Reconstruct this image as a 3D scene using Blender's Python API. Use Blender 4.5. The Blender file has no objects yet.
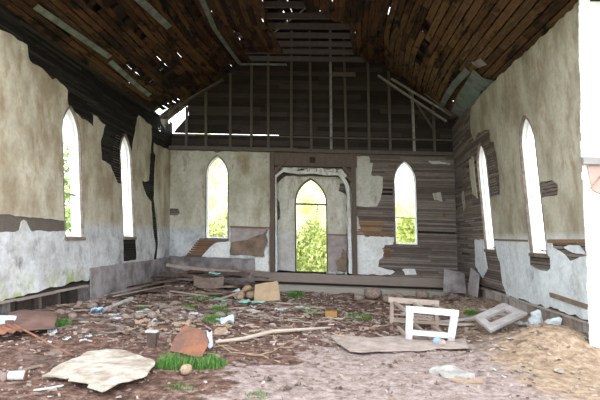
import bpy, math, random
from mathutils import Vector, Matrix, noise
random.seed(7)
C = bpy.context.scene.collection
PI = math.pi
U = random.uniform

# ------------------------------------------------------------ the old building leans: shear of its frame
def kk(y):
    if y <= 12.5: return .10
    if y >= 15.2: return .04
    return .10 - (y-12.5)/2.7*.06
def lean(p): return (p[0]-kk(p[1])*(p[2]-1.4), p[1], p[2])

def gz(x, y):
    """height of the dirt floor"""
    z = .035*noise.noise((x*.9, y*.9, 1.3)) + .02*noise.noise((x*3, y*3, 4.)) + .010*noise.noise((x*9, y*9, 7.))
    z += .33*math.exp(-(((x-3.2)/.6)**2+((y-7.35)/.6)**2))
    z += .085*noise.noise((x*2.6, y*2.6, 11.))*(1 if x < 1.5 else .5)*min(1, max(0, (y-6.3)/1.5))
    if x > -2.3 and y > 12.8: z -= .14*min(1, (y-12.8)/1.4)*min(1, (x+2.3)/.5)
    z += .13/(1+math.exp(-(x-3.3)*4.5))*(1 if y > 7.6 else math.exp(-((y-7.6)/1.2)**2))
    z += .20*math.exp(-(((x+3.3)/1.5)**2+((y-13.)/1.3)**2))
    z += .14*math.exp(-(((x+4.7)/.8)**2+((y-8.3)/1.9)**2))
    z += .05*math.exp(-(((x+3.6)/1.0)**2+((y-6.6)/.8)**2))
    return z

# ------------------------------------------------------------ materials
def new_mat(name, rough=.9):
    m = bpy.data.materials.new(name); m.use_nodes = True
    nt = m.node_tree; b = nt.nodes['Principled BSDF']; b.inputs['Roughness'].default_value = rough
    b.inputs['Specular IOR Level'].default_value = .2
    return m, nt, b
def N(nt, t, **kw):
    n = nt.nodes.new(t)
    for k, v in kw.items(): setattr(n, k, v)
    return n
def pos(nt, scale):
    g = N(nt, 'ShaderNodeNewGeometry'); m = N(nt, 'ShaderNodeVectorMath', operation='MULTIPLY')
    nt.links.new(g.outputs['Position'], m.inputs[0]); m.inputs[1].default_value = scale
    return m.outputs[0], g
def noise_n(nt, vec, scale, detail=5, rough=.6):
    n = N(nt, 'ShaderNodeTexNoise'); n.inputs['Scale'].default_value = scale
    n.inputs['Detail'].default_value = detail; n.inputs['Roughness'].default_value = rough
    nt.links.new(vec, n.inputs['Vector']); return n.outputs['Fac']
def ramp(nt, fac, stops):
    r = N(nt, 'ShaderNodeValToRGB'); nt.links.new(fac, r.inputs[0])
    e = r.color_ramp.elements
    while len(e) < len(stops): e.new(.5)
    for el, (p, c) in zip(e, stops):
        el.position = p; el.color = (c[0], c[1], c[2], 1) if not isinstance(c, (int, float)) else (c, c, c, 1)
    return r.outputs['Color']
def mix(nt, fac, a, b, mode='MIX'):
    m = N(nt, 'ShaderNodeMix', data_type='RGBA', blend_type=mode)
    for s, v in ((m.inputs['Factor'], fac), (m.inputs['A'], a), (m.inputs['B'], b)):
        if isinstance(v, (int, float)): s.default_value = v
        elif isinstance(v, tuple): s.default_value = (*v, 1)
        else: nt.links.new(v, s)
    return m.outputs['Result']
def bump(nt, b, fac, strength=.4, dist=.01):
    n = N(nt, 'ShaderNodeBump'); n.inputs['Strength'].default_value = strength; n.inputs['Distance'].default_value = dist
    nt.links.new(fac, n.inputs['Height']); nt.links.new(n.outputs[0], b.inputs['Normal'])
def wood(name, cols, grain=(1, 6, 6), per='island', patch=None, patch_at=.55, rough=.85, bmp=.5, pvec=(1, 1, 1)):
    """board colours spread over cols from piece to piece, grain along one axis, optional patches of another colour"""
    m, nt, b = new_mat(name, rough)
    vec, g = pos(nt, grain)
    f = noise_n(nt, vec, 3., 6, .7)
    if per == 'island': rnd = g.outputs['Random Per Island']
    else: rnd = N(nt, 'ShaderNodeObjectInfo').outputs['Random']
    a = N(nt, 'ShaderNodeMath', operation='MULTIPLY_ADD'); nt.links.new(rnd, a.inputs[0]); a.inputs[1].default_value = .75
    s = N(nt, 'ShaderNodeMath', operation='MULTIPLY_ADD'); nt.links.new(f, s.inputs[0]); s.inputs[1].default_value = .9; s.inputs[2].default_value = -.3
    nt.links.new(s.outputs[0], a.inputs[2])
    n = len(cols); col = ramp(nt, a.outputs[0], [(i/(n-1), c) for i, c in enumerate(cols)])
    if patch:
        v2, _ = pos(nt, pvec); pf = noise_n(nt, v2, 2.3, 7, .65)
        k = ramp(nt, pf, [(patch_at-.05, 0.), (patch_at+.05, 1.)])
        col = mix(nt, k, col, patch)
    nt.links.new(col, b.inputs['Base Color']); bump(nt, b, f, bmp, .008)
    return m
def plain(name, c1, c2=None, scale=4, rough=.85, bmp=.3, metal=0, obj=False):
    m, nt, b = new_mat(name, rough)
    c2 = c2 or tuple(v*.7 for v in c1)
    if obj:
        t = N(nt, 'ShaderNodeTexCoord'); vec = t.outputs['Object']
    else: vec, _ = pos(nt, (1, 1, 1))
    f = noise_n(nt, vec, scale, 6, .65)
    nt.links.new(ramp(nt, f, [(.35, c2), (.62, c1)]), b.inputs['Base Color'])
    b.inputs['Metallic'].default_value = metal
    bump(nt, b, f, bmp, .01); return m
def plaster(name, up, up2, low, low2, rail=1.65, mildew=.5, moss=0, streak=True):
    m, nt, b = new_mat(name, .9)
    v1, g = pos(nt, (1, 1, 1)); vs, _ = pos(nt, (1.5, 1.5, .8))
    f1 = noise_n(nt, vs, 1.3, 7, .6); f2 = noise_n(nt, v1, 1.6, 8, .7); f3 = noise_n(nt, v1, 14, 4, .6)
    U1 = mix(nt, ramp(nt, f1, [(.40, 0.), (.64, 1.)]), up, up2)
    L1 = mix(nt, ramp(nt, f2, [(.42, 0.), (.62, 1.)]), low, low2)
    sep = N(nt, 'ShaderNodeSeparateXYZ'); nt.links.new(g.outputs['Position'], sep.inputs[0])
    mr = N(nt, 'ShaderNodeMapRange'); nt.links.new(sep.outputs['Z'], mr.inputs['Value'])
    mr.inputs['From Min'].default_value = rail-.10; mr.inputs['From Max'].default_value = rail+.12
    col = mix(nt, mr.outputs[0], L1, U1)
    # mildew growing in blotches over the lower half
    vm, _ = pos(nt, (2.4, 2.4, 1.5)); fm = noise_n(nt, vm, 1.0, 9, .74)
    mk = ramp(nt, fm, [(.53, 0.), (.66, 1.)])
    mz = N(nt, 'ShaderNodeMapRange'); nt.links.new(sep.outputs['Z'], mz.inputs['Value'])
    mz.inputs['From Min'].default_value = 2.1; mz.inputs['From Max'].default_value = 1.2
    mm = N(nt, 'ShaderNodeMath', operation='MULTIPLY'); nt.links.new(mk, mm.inputs[0]); nt.links.new(mz.outputs[0], mm.inputs[1])
    m2 = N(nt, 'ShaderNodeMath', operation='MULTIPLY'); nt.links.new(mm.outputs[0], m2.inputs[0]); m2.inputs[1].default_value = mildew
    col = mix(nt, m2.outputs[0], col, (.08, .08, .08))
    # brown seep stains from the wet roof
    vt, _ = pos(nt, (2.2, 2.2, .8)); ft = noise_n(nt, vt, 1.9, 8, .68)
    ts = N(nt, 'ShaderNodeMath', operation='MULTIPLY'); nt.links.new(ramp(nt, ft, [(.54, 0.), (.66, 1.)]), ts.inputs[0]); ts.inputs[1].default_value = .6
    hi = N(nt, 'ShaderNodeMapRange'); nt.links.new(sep.outputs['Z'], hi.inputs['Value']); hi.inputs['From Min'].default_value = 1.2; hi.inputs['From Max'].default_value = 2.4; hi.inputs['To Min'].default_value = .35
    t2 = N(nt, 'ShaderNodeMath', operation='MULTIPLY'); nt.links.new(ts.outputs[0], t2.inputs[0]); nt.links.new(hi.outputs[0], t2.inputs[1])
    col = mix(nt, t2.outputs[0], col, (.27, .17, .09))
    if moss:
        vg, _ = pos(nt, (1, 1, 1)); fg = noise_n(nt, vg, 2.6, 6, .6)
        mg = N(nt, 'ShaderNodeMapRange'); nt.links.new(sep.outputs['Z'], mg.inputs['Value'])
        mg.inputs['From Min'].default_value = .85; mg.inputs['From Max'].default_value = .45
        mq = N(nt, 'ShaderNodeMath', operation='MULTIPLY'); nt.links.new(ramp(nt, fg, [(.5, 0.), (.6, 1.)]), mq.inputs[0]); nt.links.new(mg.outputs[0], mq.inputs[1])
        col = mix(nt, mq.outputs[0], col, (.36, .40, .16))
    col = mix(nt, ramp(nt, f3, [(.3, .22), (.6, 0.)]), col, (.1, .09, .08))
    nt.links.new(col, b.inputs['Base Color']); bump(nt, b, f3, .35, .012)
    return m
def ground_mat():
    m, nt, b = new_mat('dirt', .95)
    v, g = pos(nt, (1, 1, 1))
    fa = noise_n(nt, v, 1.1, 8, .7); fb = noise_n(nt, v, 9, 8, .75); fc = noise_n(nt, v, 38, 5, .7)
    base = ramp(nt, fb, [(.32, (.13, .085, .072)), (.46, (.26, .195, .175)), (.58, (.37, .295, .275)), (.72, (.48, .41, .39))])
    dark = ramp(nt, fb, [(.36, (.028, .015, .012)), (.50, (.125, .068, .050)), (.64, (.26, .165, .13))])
    straw = ramp(nt, fb, [(.32, (.15, .095, .065)), (.5, (.32, .225, .155)), (.68, (.50, .39, .27))])
    sep = N(nt, 'ShaderNodeSeparateXYZ'); nt.links.new(g.outputs['Position'], sep.inputs[0])
    def mr(sock, a, bb):
        r = N(nt, 'ShaderNodeMapRange'); nt.links.new(sock, r.inputs['Value']); r.inputs['From Min'].default_value = a; r.inputs['From Max'].default_value = bb; return r.outputs[0]
    def add(s1, s2, k):
        r = N(nt, 'ShaderNodeMath', operation='MULTIPLY_ADD'); nt.links.new(s2, r.inputs[0]); r.inputs[1].default_value = k; nt.links.new(s1, r.inputs[2]); return r.outputs[0]
    # darker red brown to the left and back, dry straw on the mound at the right
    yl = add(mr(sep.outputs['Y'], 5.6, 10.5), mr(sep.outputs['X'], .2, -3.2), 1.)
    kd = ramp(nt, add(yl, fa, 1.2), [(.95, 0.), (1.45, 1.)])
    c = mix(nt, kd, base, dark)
    ks = ramp(nt, add(mr(sep.outputs['X'], 1.2, 4.), fa, 1.0), [(.85, 0.), (1.25, 1.)])
    c = mix(nt, ks, c, straw)
    c = mix(nt, ramp(nt, fc, [(.62, 0.), (.72, .6)]), c, (.55, .47, .40))
    c = mix(nt, ramp(nt, fc, [(.28, .7), (.40, 0.)]), c, (.03, .02, .015))
    nt.links.new(c, b.inputs['Base Color'])
    hb = add(fb, fc, .5); bump(nt, b, hb, 1., .05)
    return m

M = {}
M['dirt'] = ground_mat()
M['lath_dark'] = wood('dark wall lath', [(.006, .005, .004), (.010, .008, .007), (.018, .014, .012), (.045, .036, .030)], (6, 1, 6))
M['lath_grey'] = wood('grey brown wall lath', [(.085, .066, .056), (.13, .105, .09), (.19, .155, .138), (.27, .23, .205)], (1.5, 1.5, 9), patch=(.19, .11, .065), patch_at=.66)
M['siding'] = wood('dark siding', [(.012, .010, .009), (.03, .024, .021), (.05, .04, .034)], (6, 1, 6))
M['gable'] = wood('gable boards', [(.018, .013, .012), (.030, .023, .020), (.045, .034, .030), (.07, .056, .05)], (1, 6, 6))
M['ceiling'] = wood('stained ceiling boards', [(.012, .008, .007), (.040, .021, .013), (.085, .041, .019), (.145, .074, .030), (.05, .026, .016), (.15, .095, .05)], (6, .7, 6), patch=(.012, .009, .008), patch_at=.56, pvec=(1.6, .45, 1.6))
M['ceiling_r'] = wood('orange brown ceiling boards', [(.02, .013, .010), (.075, .040, .021), (.15, .085, .038), (.20, .125, .060), (.09, .050, .027), (.22, .16, .09)], (6, .7, 6), patch=(.018, .013, .011), patch_at=.58, pvec=(1.6, .45, 1.6))
M['deck'] = wood('roof deck', [(.018, .012, .01), (.04, .027, .02), (.07, .045, .03)], (6, 1, 6))
M['timber'] = wood('old timber', [(.06, .045, .038), (.11, .09, .075), (.16, .135, .12)], (4, 4, 2))
M['beam'] = wood('grey beam', [(.16, .12, .10), (.25, .20, .175), (.34, .29, .26)], (1, 6, 6))
M['step'] = wood('pale worn step', [(.24, .22, .19), (.34, .31, .27), (.45, .42, .37)], (1, 6, 6))
M['pl_left'] = plaster('left wall plaster', (.52, .47, .37), (.31, .245, .165), (.62, .62, .63), (.42, .41, .41), mildew=.75, moss=1)
M['pl_right'] = plaster('right wall plaster', (.50, .465, .37), (.29, .25, .18), (.74, .78, .80), (.60, .63, .64), mildew=.45)
M['pl_back'] = plaster('back wall plaster', (.60, .58, .49), (.40, .365, .27), (.62, .64, .66), (.38, .39, .42), mildew=.7)
M['pl_white'] = plaster('chalky white plaster', (.62, .61, .56), (.48, .46, .40), (.85, .86, .86), (.70, .70, .69), mildew=.15)
M['pl_apse'] = plaster('alcove plaster', (.68, .67, .60), (.50, .46, .37), (.64, .62, .61), (.50, .48, .46), mildew=.2)
M['pl_arch'] = plaster('flaking white arch', (.74, .74, .71), (.50, .48, .43), (.80, .84, .86), (.66, .68, .68), mildew=.2)
M['stubwood'] = plain('dark brown stub', (.09, .06, .05), (.05, .035, .03), 8)
M['mauve'] = plain('faded mauve paint', (.42, .36, .35), (.30, .25, .24), 5)
M['panel'] = plain('grey wainscot panel', (.33, .30, .30), (.13, .11, .11), 2.2)
M['white'] = plain('flaking white paint', (.90, .92, .93), (.82, .83, .83), 6, .6)
M['whiteframe'] = plain('clean white paint', (.60, .67, .69), (.46, .50, .52), 5, .5)
M['casing'] = plain('dark window edge', (.24, .19, .16), (.12, .09, .075), 8)
M['brownpost'] = wood('brown post', [(.07, .05, .04), (.12, .09, .072), (.18, .14, .115)], (5, 5, 1))
M['brownboard'] = plain('bare brown board', (.27, .20, .145), (.15, .105, .075), 4)
M['orangewood'] = wood('reddish lath', [(.13, .07, .04), (.22, .125, .07), (.32, .21, .135)], (1, 6, 6))
M['batten'] = plain('grey green batten', (.27, .30, .26), (.14, .16, .135), 5)
M['sheetgrey'] = plain('blue grey sheet', (.22, .26, .245), (.13, .155, .145), 3)
M['palewood'] = plain('pale grey board', (.38, .36, .34), (.20, .18, .165), 6)
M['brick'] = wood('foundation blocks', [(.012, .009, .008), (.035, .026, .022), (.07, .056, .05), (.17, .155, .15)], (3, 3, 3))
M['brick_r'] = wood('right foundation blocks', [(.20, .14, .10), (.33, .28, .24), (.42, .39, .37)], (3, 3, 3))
M['stone'] = plain('field stone', (.27, .21, .175), (.14, .10, .082), 6, obj=True)
M['rust'] = plain('rusty tin', (.21, .085, .045), (.085, .055, .048), 5, .7, obj=True)
M['rustpale'] = plain('brown rusted sheet', (.15, .085, .07), (.08, .05, .043), 4, .7, obj=True)
M['cream'] = plain('stained cream sheet', (.40, .36, .31), (.20, .155, .12), 5, .8)
M['ply'] = plain('weathered plywood', (.33, .27, .24), (.21, .165, .145), 5)
M['card'] = plain('brown cardboard', (.40, .29, .19), (.30, .21, .135), 5, obj=True)
M['greyvent'] = plain('grey painted panel', (.40, .37, .36), (.29, .26, .255), 5)
M['bluegrey'] = plain('light blue grey tile', (.42, .48, .55), (.30, .34, .40), 5)
M['paper'] = plain('dirty white paper', (.50, .51, .53), (.32, .30, .29), 6, obj=True)
M['blue'] = plain('pale blue plastic', (.28, .42, .60), (.20, .30, .46), 6, obj=True)
M['turq'] = plain('turquoise painted scrap', (.25, .50, .43), (.14, .28, .24), 6, obj=True)
M['tan'] = plain('tan scrap', (.36, .255, .175), (.20, .135, .09), 6, obj=True)
M['yellow'] = plain('yellow brick', (.34, .19, .06), (.20, .11, .04), 8, obj=True)
M['debris'] = wood('debris boards', [(.035, .022, .018), (.09, .062, .05), (.17, .125, .105), (.28, .225, .195)], (3, 3, 3), per='object')
M['debris_lt'] = wood('pale splintered wood', [(.20, .145, .11), (.30, .235, .19), (.42, .36, .30)], (3, 3, 3), per='object')
M['chip'] = wood('litter chips', [(.06, .038, .03), (.13, .088, .072), (.20, .145, .12), (.29, .225, .19), (.46, .40, .36)], (3, 3, 3))
M['bladegreen'] = plain('grass blades', (.095, .21, .045), (.05, .12, .025), 20)
M['meadow'] = plain('outside meadow', (.60, .66, .34), (.46, .52, .24), 3)
M['yard'] = plain('front yard dirt', (.20, .16, .13), (.13, .10, .08), 3)
M['leaf'] = wood('leaves', [(.62, .68, .36), (.86, .88, .56), (.94, .94, .72)], (1, 1, 1), bmp=0)  # sunlit, washed-out brightness put into the leaf colour, as no sun is used
_nt = M['leaf'].node_tree; _b = _nt.nodes['Principled BSDF']; _t = _nt.nodes.new('ShaderNodeBsdfTranslucent'); _a = _nt.nodes.new('ShaderNodeMixShader'); _a.inputs[0].default_value = .5
_nt.links.new(_b.inputs['Base Color'].links[0].from_socket, _t.inputs['Color']); _nt.links.new(_b.outputs[0], _a.inputs[1]); _nt.links.new(_t.outputs[0], _a.inputs[2])
_nt.links.new(_a.outputs[0], _nt.nodes['Material Output'].inputs['Surface'])
M['leaf_green'] = wood('green leaves', [(.14, .24, .06), (.30, .42, .12), (.50, .60, .22)], (1, 1, 1), bmp=0)
M['bark'] = plain('bark', (.20, .16, .12), None, 5)
M['fascia'] = plain('white painted boards', (.86, .88, .88), (.80, .82, .82), 4, .6)
M['pinkboard'] = plain('faded pink boards', (.40, .29, .26), (.34, .24, .21), 3)
M['ledgegrey'] = plain('grey ledge', (.26, .24, .235), (.20, .18, .175), 4)

# ------------------------------------------------------------ mesh helpers
class MB:
    def __init__(s): s.v = []; s.f = []
    def hexa(s, p):
        n = len(s.v); s.v += [tuple(q) for q in p]
        s.f += [tuple(n+i for i in q) for q in ((0, 3, 2, 1), (4, 5, 6, 7), (0, 1, 5, 4), (1, 2, 6, 5), (2, 3, 7, 6), (3, 0, 4, 7))]
    def box(s, x0, x1, y0, y1, z0, z1):
        s.hexa([(x0, y0, z0), (x1, y0, z0), (x1, y1, z0), (x0, y1, z0), (x0, y0, z1), (x1, y0, z1), (x1, y1, z1), (x0, y1, z1)])
    def beam(s, a, b, w, t, up=(0, 0, 1)):
        a = Vector(a); b = Vector(b); d = (b-a).normalized(); u = Vector(up)
        sd = d.cross(u).normalized()*(w/2); tt = sd.cross(d).normalized()*(t/2)
        s.hexa([a-sd-tt, a+sd-tt, b+sd-tt, b-sd-tt, a-sd+tt, a+sd+tt, b+sd+tt, b-sd+tt])
    def tube(s, pts, radii, n=8):
        base = len(s.v); pts = [Vector(p) for p in pts]
        for i, p in enumerate(pts):
            d = (pts[min(i+1, len(pts)-1)]-pts[max(i-1, 0)]).normalized()
            a = d.cross(Vector((.13, .37, .92))).normalized(); b = d.cross(a)
            for k in range(n):
                q = p + (a*math.cos(2*PI*k/n)+b*math.sin(2*PI*k/n))*radii[i]; s.v.append(tuple(q))
        for i in range(len(pts)-1):
            for k in range(n):
                s.f.append((base+i*n+k, base+i*n+(k+1) % n, base+(i+1)*n+(k+1) % n, base+(i+1)*n+k))
        s.f.append(tuple(base+k for k in range(n))[::-1]); s.f.append(tuple(base+(len(pts)-1)*n+k for k in range(n)))
    def build(s, name, mat, parent=None, warp=False, kind=None, loc=None, smooth=False):
        o0 = Vector(loc) if loc is not None else (Vector(parent['_o']) if parent and '_o' in parent else Vector((0, 0, 0)))
        vs = [lean(v) for v in s.v] if warp else s.v
        vs = [tuple(Vector(v)-o0) for v in vs]
        me = bpy.data.meshes.new(name); me.from_pydata(vs, [], s.f); me.validate()
        import bmesh
        bm = bmesh.new(); bm.from_mesh(me); bmesh.ops.recalc_face_normals(bm, faces=bm.faces); bm.to_mesh(me); bm.free()
        if smooth:
            for p in me.polygons: p.use_smooth = True
        me.materials.append(mat)
        o = bpy.data.objects.new(name, me); C.objects.link(o)
        if parent:
            o.parent = parent
        elif loc is not None: o.location = loc
        if not parent: o['_o'] = tuple(o0)
        if kind: o['kind'] = kind
        return o
def empty(name, loc=(0, 0, 0), kind=None):
    o = bpy.data.objects.new(name, None); C.objects.link(o); o.location = loc; o['_o'] = tuple(loc)
    if kind: o['kind'] = kind
    return o
def tag(o, label, cat, group=None, kind=None):
    o['label'] = label; o['category'] = cat
    if group: o['group'] = group
    if kind: o['kind'] = kind
    return o
Lm = lambda a, z, d: (-5.0-d, a, z)
Rm = lambda a, z, d: (4.0+d, a, z)
Bm = lambda a, z, d: (a, 15.2+d, z)
class Lancet:
    def __init__(s, c, w, sill, spring, apex):
        s.c, s.w, s.sill, s.spring, s.apex = c, w, sill, spring, apex
    def hw(s, z):
        if z < s.sill or z >= s.apex: return None
        if z <= s.spring: return s.w
        h = s.apex-s.spring; R = (h*h+s.w*s.w)/(2*s.w)
        return math.sqrt(max(0, R*R-(z-s.spring)**2))-(R-s.w)
    def span(s, z):
        h = s.hw(z); return None if not h else (s.c-h, s.c+h)
    def outline(s, e=0, n=8):
        w = s.w+e; h = s.apex+e*1.4-s.spring; R = (h*h+w*w)/(2*w)
        pts = [(s.c-w, s.sill-e)]
        th = math.asin(min(1, h/R))
        left = [(s.c-(R*math.cos(th*i/n)-(R-w)), s.spring+R*math.sin(th*i/n)) for i in range(n+1)]
        left[-1] = (s.c, left[-1][1])
        right = [(2*s.c-a, z) for a, z in left[:-1]][::-1]
        return pts+left+right+[(s.c+w, s.sill-e)]
class Rect:
    def __init__(s, a0, a1, z0, z1): s.a0, s.a1, s.z0, s.z1 = a0, a1, z0, z1
    def span(s, z): return (s.a0, s.a1) if s.z0 <= z < s.z1 else None
class Poly:
    def __init__(s, pts): s.p = pts
    def span(s, z):
        xs = []
        for i in range(len(s.p)):
            (a, b), (c, d) = s.p[i-1], s.p[i]
            if (b <= z) != (d <= z): xs.append(a+(z-b)/(d-b)*(c-a))
        return (min(xs), max(xs)) if len(xs) > 1 else None
def strips(mb, a0, a1, z0, z1, h, gap, d0, d1, mp, holes=(), lmin=1.2, lmax=2.6, jd=.004, jz=0, miss=0, cuts=()):
    z = z0; eps = 1e-4
    while z < z1-.01:
        zt = min(z+h-gap, z1); zm = (z+zt)/2
        A0 = a0 if not callable(a0) else None; A1 = a1 if not callable(a1) else None
        segs = [((A0 if A0 is not None else a0(z), A0 if A0 is not None else a0(zt)), (A1 if A1 is not None else a1(z), A1 if A1 is not None else a1(zt)))]
        for hl in holes:
            m = hl.span(zm)
            if not m: continue
            lo = hl.span(z+eps) or m; hi = hl.span(zt-eps) or (((m[0]+m[1])/2,)*2 if isinstance(hl, Lancet) else m)
            ns = []
            for (l, r) in segs:
                if r[0] <= m[0] or l[0] >= m[1]: ns.append((l, r)); continue
                if l[0] < m[0]: ns.append((l, (lo[0], hi[0])))
                if r[0] > m[1]: ns.append(((lo[1], hi[1]), r))
            segs = ns
        for (ca, cz, cw) in cuts:
            if z <= cz < z+h:
                ns = []
                for l, r in segs:
                    if l[0] < ca < r[0]: ns += [(l, (ca-cw, ca-cw)), ((ca+cw, ca+cw), r)]
                    else: ns.append((l, r))
                segs = ns
        for l, r in segs:
            L = r[0]-l[0]
            if L < .02: continue
            cut = [l]; p = l[0]
            while True:
                p += U(lmin, lmax)
                if p > r[0]-.25: break
                cut.append((p, p))
            cut.append(r)
            for i in range(len(cut)-1):
                if miss and random.random() < miss: continue
                A, B = cut[i], cut[i+1]; j = U(0, jd); q = U(-jz, jz)
                g = 0
                mb.hexa([mp(A[0]+g, z, d0+j), mp(B[0], z+q, d0+j), mp(B[0], z+q, d1+j), mp(A[0]+g, z, d1+j),
                         mp(A[1]+g, zt, d0+j), mp(B[1], zt+q, d0+j), mp(B[1], zt+q, d1+j), mp(A[1]+g, zt, d1+j)])
        z += h
def rough_poly(p, amp=.03, seg=.12):
    out = []
    for i in range(len(p)):
        a = Vector(p[i]); b = Vector(p[(i+1) % len(p)]); n = max(1, int((b-a).length/seg))
        for k in range(n):
            q = a.lerp(b, k/n)
            if k: q += Vector((U(-amp, amp), U(-amp, amp)))
            out.append((q.x, q.y))
    return out
def inside(x, y, p):
    c = False; j = len(p)-1
    for i in range(len(p)):
        if (p[i][1] > y) != (p[j][1] > y) and x < (p[j][0]-p[i][0])*(y-p[i][1])/(p[j][1]-p[i][1])+p[i][0]: c = not c
        j = i
    return c
def patch(mb, outer, holes, cell, mp, d0, d1, bulge=0):
    """sheet with a torn outline: a grid cut by polygons, edge snapped to them, given real thickness"""
    x0 = min(p[0] for p in outer); x1 = max(p[0] for p in outer); y0 = min(p[1] for p in outer); y1 = max(p[1] for p in outer)
    nx = max(1, int((x1-x0)/cell)+1); ny = max(1, int((y1-y0)/cell)+1)
    cells = set()
    for i in range(nx):
        for j in range(ny):
            cx, cy = x0+(i+.5)*cell, y0+(j+.5)*cell
            if inside(cx, cy, outer) and not any(inside(cx, cy, h) for h in holes): cells.add((i, j))
    cnt = {}
    for (i, j) in cells:
        for k in ((i, j), (i+1, j), (i+1, j+1), (i, j+1)): cnt[k] = cnt.get(k, 0)+1
    segs = []
    for poly in [outer]+list(holes):
        for i in range(len(poly)): segs.append((poly[i-1], poly[i]))
    idx = {}; n0 = len(mb.v); pts = []
    for (i, j), c in cnt.items():
        x, y = x0+i*cell, y0+j*cell
        if c < 4:
            best = 9; bp = (x, y)
            for (a, b) in segs:
                if min(a[0], b[0])-cell > x or max(a[0], b[0])+cell < x or min(a[1], b[1])-cell > y or max(a[1], b[1])+cell < y: continue
                dx, dy = b[0]-a[0], b[1]-a[1]; q = dx*dx+dy*dy
                t = 0 if q == 0 else max(0, min(1, ((x-a[0])*dx+(y-a[1])*dy)/q))
                px, py = a[0]+t*dx, a[1]+t*dy; d = (px-x)**2+(py-y)**2
                if d < best: best = d; bp = (px, py)
            if best < (cell*.95)**2: x, y = bp
        idx[(i, j)] = len(pts); pts.append((x, y))
    n = len(pts)
    for d in (d0, d1):
        for x, y in pts:
            mb.v.append(mp(x, y, d+(bulge*noise.noise((x*1.3, y*1.3, 3.)) if bulge else 0)))
    ed = {}
    for (i, j) in cells:
        q = [idx[(i, j)], idx[(i+1, j)], idx[(i+1, j+1)], idx[(i, j+1)]]
        mb.f.append(tuple(n0+k for k in q)); mb.f.append(tuple(n0+n+k for k in q[::-1]))
        for k in range(4):
            a, b = q[k], q[(k+1) % 4]
            if (b, a) in ed: ed.pop((b, a))
            else: ed[(a, b)] = 1
    for a, b in ed: mb.f.append((n0+b, n0+a, n0+n+a, n0+n+b))
def ring(mb, inn, out, d0, d1, mp, closed=True):
    n = len(inn); b = len(mb.v)
    for d in (d0, d1):
        for a, z in inn: mb.v.append(mp(a, z, d))
        for a, z in out: mb.v.append(mp(a, z, d))
    I0, O0, I1, O1 = b, b+n, b+2*n, b+3*n
    for i in range(n if closed else n-1):
        j = (i+1) % n
        mb.f += [(I0+i, I0+j, O0+j, O0+i), (I1+j, I1+i, O1+i, O1+j), (I0+j, I0+i, I1+i, I1+j), (O0+i, O0+j, O1+j, O1+i)]
    if not closed:
        for i in (0, n-1): mb.f.append((I0+i, O0+i, O1+i, I1+i))

# ------------------------------------------------------------ walls
WL = [Lancet(9.35, .34, 1.39, 3.42, 4.0), Lancet(12.02, .34, 1.39, 3.42, 4.0)]
WR = [Lancet(9.39, .34, 1.37, 3.42, 3.98), Lancet(12.11, .34, 1.37, 3.42, 3.98)]
WB = [Lancet(-3.47, .345, 1.40, 3.42, 4.03), Lancet(2.47, .335, 1.40, 3.36, 4.0)]
ALC = [(-1.62, .36), (-1.62, 3.28), (-1.28, 3.66), (.46, 3.66), (.80, 3.28), (.80, .36)]
alc = Poly(ALC)
exp = lambda w, e: type(w)(w.c, w.w+e, w.sill-e, w.spring, w.apex+e*1.4)

def side_wall(name, mp, wins, matl, y0):
    root = empty(name, kind='structure')
    mb = MB(); hs = [exp(w, .02) for w in wins]+([Poly([(14.25, 5.3), (14.4, 4.95), (14.8, 4.72), (15.16, 4.78), (15.16, 5.3)])] if mp is Lm else [])
    strips(mb, y0, 15.35, .42, 5.12, .062, .012, 0, .02, mp, hs, .7, 1.6, .006, .004, .015)
    mb.build('lath', matl, root, True, 'structure')
    mb = MB(); strips(mb, y0, 15.5, -.1, 5.2, .19, -.01, .17, .20, mp, hs, 2, 4, .008)
    mb.build('siding', M['siding'], root, True, 'structure')
    mb = MB()
    y = y0+.1
    while y < 15.4:
        if not any(abs(y-w.c) < .42 for w in wins):
            for z in (0, 2.6): mb.hexa([mp(y, z, .025), mp(y+.05, z, .025), mp(y+.05, z, .16), mp(y, z, .16), mp(y, z+2.5, .025), mp(y+.05, z+2.5, .025), mp(y+.05, z+2.5, .16), mp(y, z+2.5, .16)])
        y += .6
    mb.build('stud', M['timber'], root, True, 'structure')
    return root
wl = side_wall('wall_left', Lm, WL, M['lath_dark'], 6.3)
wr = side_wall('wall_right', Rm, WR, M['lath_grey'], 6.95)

# plaster still on the left wall
mb = MB()
A = [(6.3, .40), (7.15, .41), (8.2, .47), (9.5, .52), (9.88, .50), (9.9, .72), (13.72, .74), (13.88, 1.2), (13.72, 1.55), (13.6, 2.4), (13.25, 2.55), (12.95, 2.9), (13.45, 2.98), (13.6, 3.6), (13.75, 4.62), (12.9, 4.74), (12.6, 4.1), (12.42, 3.66), (12.2, 2.9), (11.7, 2.68), (11.44, 2.69), (11.09, 3.08), (10.64, 3.13), (10.62, 3.58), (10.91, 4.0), (10.33, 4.09), (10.31, 3.81), (9.51, 3.94), (9.25, 4.0), (9.26, 4.32), (8.83, 4.43), (8.73, 4.35), (8.5, 4.43), (7.99, 4.47), (7.97, 4.73), (7.41, 4.72), (7.27, 4.69), (6.3, 4.8)]
Hl = [(6.2, 1.76), (8.99, 1.70), (8.99, 1.5), (8.5, 1.48), (8.1, 1.5), (7.93, 1.47), (7.80, 1.66), (7.70, 1.68), (7.62, 1.48), (7.18, 1.46), (6.2, 1.44)]
H2 = [(11.60, .80), (12.46, .80), (12.44, 1.40), (11.62, 1.40)]
patch(mb, rough_poly(A), [rough_poly(Hl, .012), rough_poly(H2, .01)]+[w.outline(.03) for w in WL], .07, Lm, -.022, -.001, .012)
Bp = [(13.98, .76), (15.14, .76), (15.14, 4.15), (13.9, 4.15), (13.86, 3.9), (14.0, 3.8), (13.9, 3.2), (13.82, 2.5), (14.05, 1.7), (14.15, 1.2)]
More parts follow.
